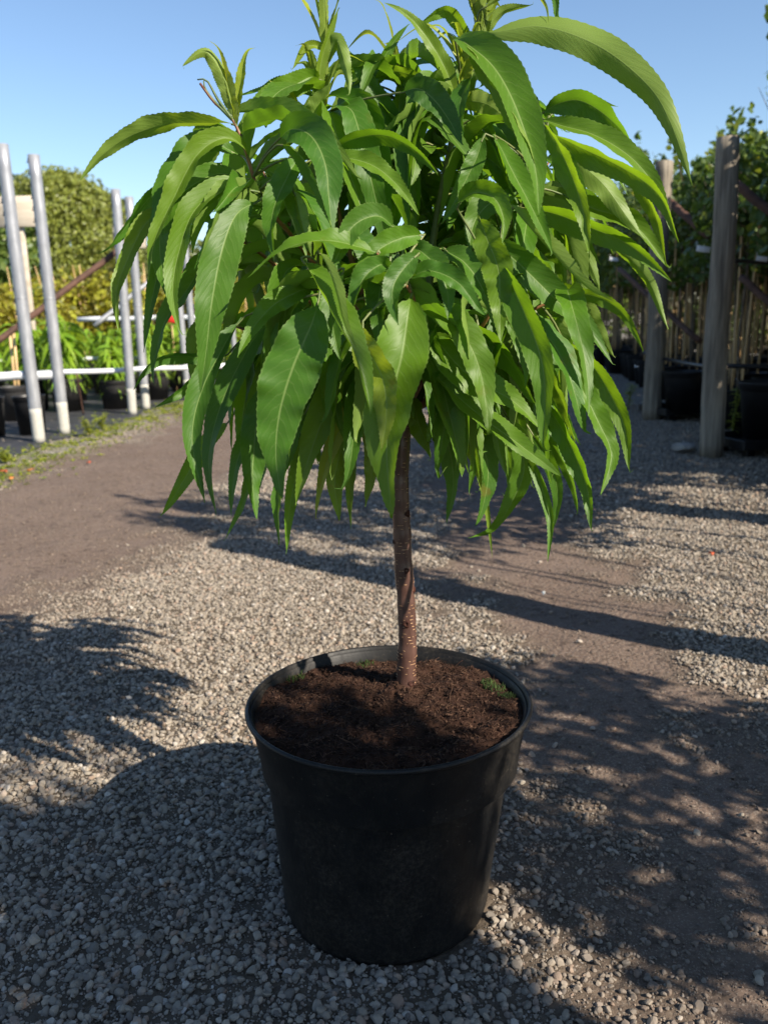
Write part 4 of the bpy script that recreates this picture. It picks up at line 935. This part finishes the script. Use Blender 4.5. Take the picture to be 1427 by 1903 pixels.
for row in range(5):
    y = 2.55+row*.13; i = 0
    while y < 15.5:
        x = ROWD(y)+.48+row*.40+random.uniform(-.07, .07)
        if row == 0:
            if y < 4.4: lb = '%s shrub of the front row beyond the right edge of the photo' % ORD[i]; i += 1
            elif y < 6.2: lb = 'staked shrub between the two wooden posts, %s from the nearer post' % ORD[i]; i += 1
            else: lb = 'staked shrub in the front row past the farther wooden post, %s from it' % ORD[min(i, 39)]; i += 1
            if (y < 4.4) != (y+.38 < 4.4) or (y < 6.2) != (y+.38 < 6.2): i = 0
        else: lb = '%s staked shrub from the camera in the %s row behind the wooden posts' % (ORD[min(i, 39)], ORD[row]); i += 1
        s_ = random.uniform(.92, 1.12)
        if row or random.random() > .06: put_tree(x, y, lb, s_, s_)
        y += .38*random.uniform(.85, 1.15)
for v in range(5):
    if v not in used:
        for c_ in list(srcs[v].children_recursive)+[srcs[v]]: bpy.data.objects.remove(c_)
# tall hedge shrub behind the right rows
for i in range(13):
    y = 4.6+i*1.5; x = ROWD(y)+2.6+random.uniform(-.1, .3)
    if i > 6: y = 17+.4*(i % 2); x = 1.9+(i-7)*1.15
    o = empty('tall_shrub', (x, y, 0), 0, 'tall dark shrub with loose top shoots behind the right rows, %s from the camera' % ORD[i], 'shrub', 'tall shrubs behind the right rows')
    if i < 2: o.scale = (1, 1, 1.12)
    bl = [((random.uniform(-.7, .7), random.uniform(-.6, .6), random.uniform(.15, 2.25)), (random.uniform(.25, .42),)*3) for _ in range(26)]
    for s_ in range(8):
        a, b_ = random.uniform(-.7, .7), random.uniform(-.5, .5); z0 = 2.3
        for q in range(7): bl.append(((a+.03*q, b_, z0+q*.10), (.09-.008*q,)*3))
    cloud('crown', bl, 5200, .065, M_CUR, o, elong=1.15)
    mb = MB()
    for s_ in range(5): a = random.uniform(-.4, .4); mb.tube([(a*.3, 0, 0), (a, .05, 1.2), (a*1.3, 0, 2.4)], [.02, .014, .005], 6)
    mb.build('stem', M_STEM, o)
bar('brace_pipe', at(1366, 342, 4.95), at(1480, 432, 4.7), .026, M_RUST, 'brown brace pipe running down right from the nearest wooden post', 'pipe', 'brown brace pipes on the right')
bar('brace_pipe', at(1240, 372, 6.6), at(1318, 440, 6.1), .028, M_RUST, 'brown brace pipe between the two wooden posts high up', 'pipe', 'brown brace pipes on the right')
bar('brace_pipe', at(1376, 515, 5.3), at(1470, 600, 5.0), .022, M_RUST, 'brown brace pipe crossing the canes at the right edge', 'pipe', 'brown brace pipes on the right')
bar('brace_pipe', at(1150, 500, 7.6), at(1300, 635, 6.4), .022, M_RUST, 'dark brace pipe crossing the canes behind the farther wooden post', 'pipe', 'brown brace pipes on the right')
def hose(pts, r, label):
    mb = MB(); mb.tube(cat(pts, 24), r, 8); tag(mb.build('black_hose', M_HOSE), label, 'hose', 'black irrigation hoses')
hose([at(1195, 655, 6.35), at(1240, 668, 6.1), at(1305, 680, 5.2), at(1360, 680, 4.95), at(1500, 684, 4.9)], .013, 'black irrigation hose along the pots from the farther to the nearer wooden post')
hose([at(1345, 492, 4.66), at(1375, 485, 4.68), at(1420, 488, 4.8), at(1520, 480, 4.7)], .010, 'dark wire tied to the nearest wooden post at mid height')
for (px_, py_, Y_, w_, l) in ((1306, 463, 5.6, .085, 'white tag on the wire left of the nearest wooden post'), (1415, 481, 4.75, .06, 'white tag at the right edge on the wire'), (1140, 482, 7.2, .07, 'small white tag among the farther canes'), (1182, 681, 6.5, .03, 'small pale clip on the hose left of the farther post')):
    q = at(px_, py_, Y_); mb = MB(); mb.box((0, 0, 0), (w_, .004, w_*.42), M=Matrix.Rotation(.15, 3, 'Y'), bev=.0015); mb.tube([(-w_*.4, 0, w_*.2), (-w_*.5, 0, w_*.55)], .0015, 5); o = mb.build('plant_tag', M_TAG); o.location = q; tag(o, l, 'tag', 'white plant tags')
mb = MB(); q = gnd(1272, 842)
V_ = T2[3]*np.array([.10, .06, .055])+np.array([q.x, q.y, .03]); mb.v = [tuple(v) for v in V_]; mb.c = [(0, 0, 0)]*len(V_); mb.f = [tuple(f) for f in F2]; mb.m = [0]*len(F2); tag(mb.build('rock', M_ROCK, smooth=False), 'flat grey rock at the foot of the nearest wooden post', 'rock')
# big empty-looking pots and trays close to the right edge
def tray(px_, py_, Y_, l):
    q = gnd(px_, py_); mb = MB(); mb.box((0, 0, .05), (.55, .38, .012), rz=.2, bev=.003)
    for sx, sy, lx, ly in ((0, .19, .56, .014), (0, -.19, .56, .014), (.275, 0, .014, .38), (-.275, 0, .014, .38)):
        m_ = Matrix.Rotation(.2, 3, 'Z'); mb.box(m_@Vector((sx, sy, .07)), (lx, ly, .05), rz=.2, bev=.003)
    for sx in (-.2, .2):
        for sy in (-.12, .12): mb.box(Matrix.Rotation(.2, 3, 'Z')@Vector((sx, sy, .022)), (.05, .05, .044), rz=.2, bev=.003)
    o = mb.build('pallet_tray', M_POT3, smooth=False); o.location = q; tag(o, l, 'tray', 'black plastic trays on the right')
tray(1425, 838, 0, 'black plastic tray on feet at the right edge under the big pot'); tray(1275, 776, 0, 'black plastic tray between the two wooden posts')
q = gnd(1432, 812, .08); o = empty('plant_pot', q, 0, 'large black pot on the tray at the right edge', 'pot', 'big black pots on the right'); pot_mesh('pot_body', .19, .30, M_POT3, o)
q = gnd(1268, 762, .08); o = empty('plant_pot', q, 0, 'black pot on the tray between the two wooden posts', 'pot', 'big black pots on the right'); pot_mesh('pot_body', .15, .27, M_POT3, o)
for (px_, py_, h, lb) in ((1358, 760, .34, 'spindly pale green weed beside the nearest wooden post'), (1166, 752, .2, 'small weed left of the farther wooden post')):
    p = gnd(px_, py_+ (70 if px_ > 1300 else 10)); p.z = 0; mb = MB(); 
    for st in range(3):
        d = Vector((random.uniform(-.15, .15), 0, 1)); mb.tube(cat([(0, 0, 0), d*h*.5, d*h+Vector((.02*st, 0, 0))], 8), [.004]*4+[.003]*4, 5)
        for i in range(16):
            a = random.uniform(0, 6.283); seed_leaf(mb, d*h*random.uniform(.2, 1), Vector((math.cos(a), math.sin(a), .3)).normalized(), random.uniform(.03, .07), .009, .4, (.3, 0, 0))
    o = mb.build('weed', M_WEED, colname='tint'); o.location = p; tag(o, lb, 'weed', 'weeds on the right')
print('objects', len(bpy.data.objects), 'trees', cntT, 'filler', cnt)
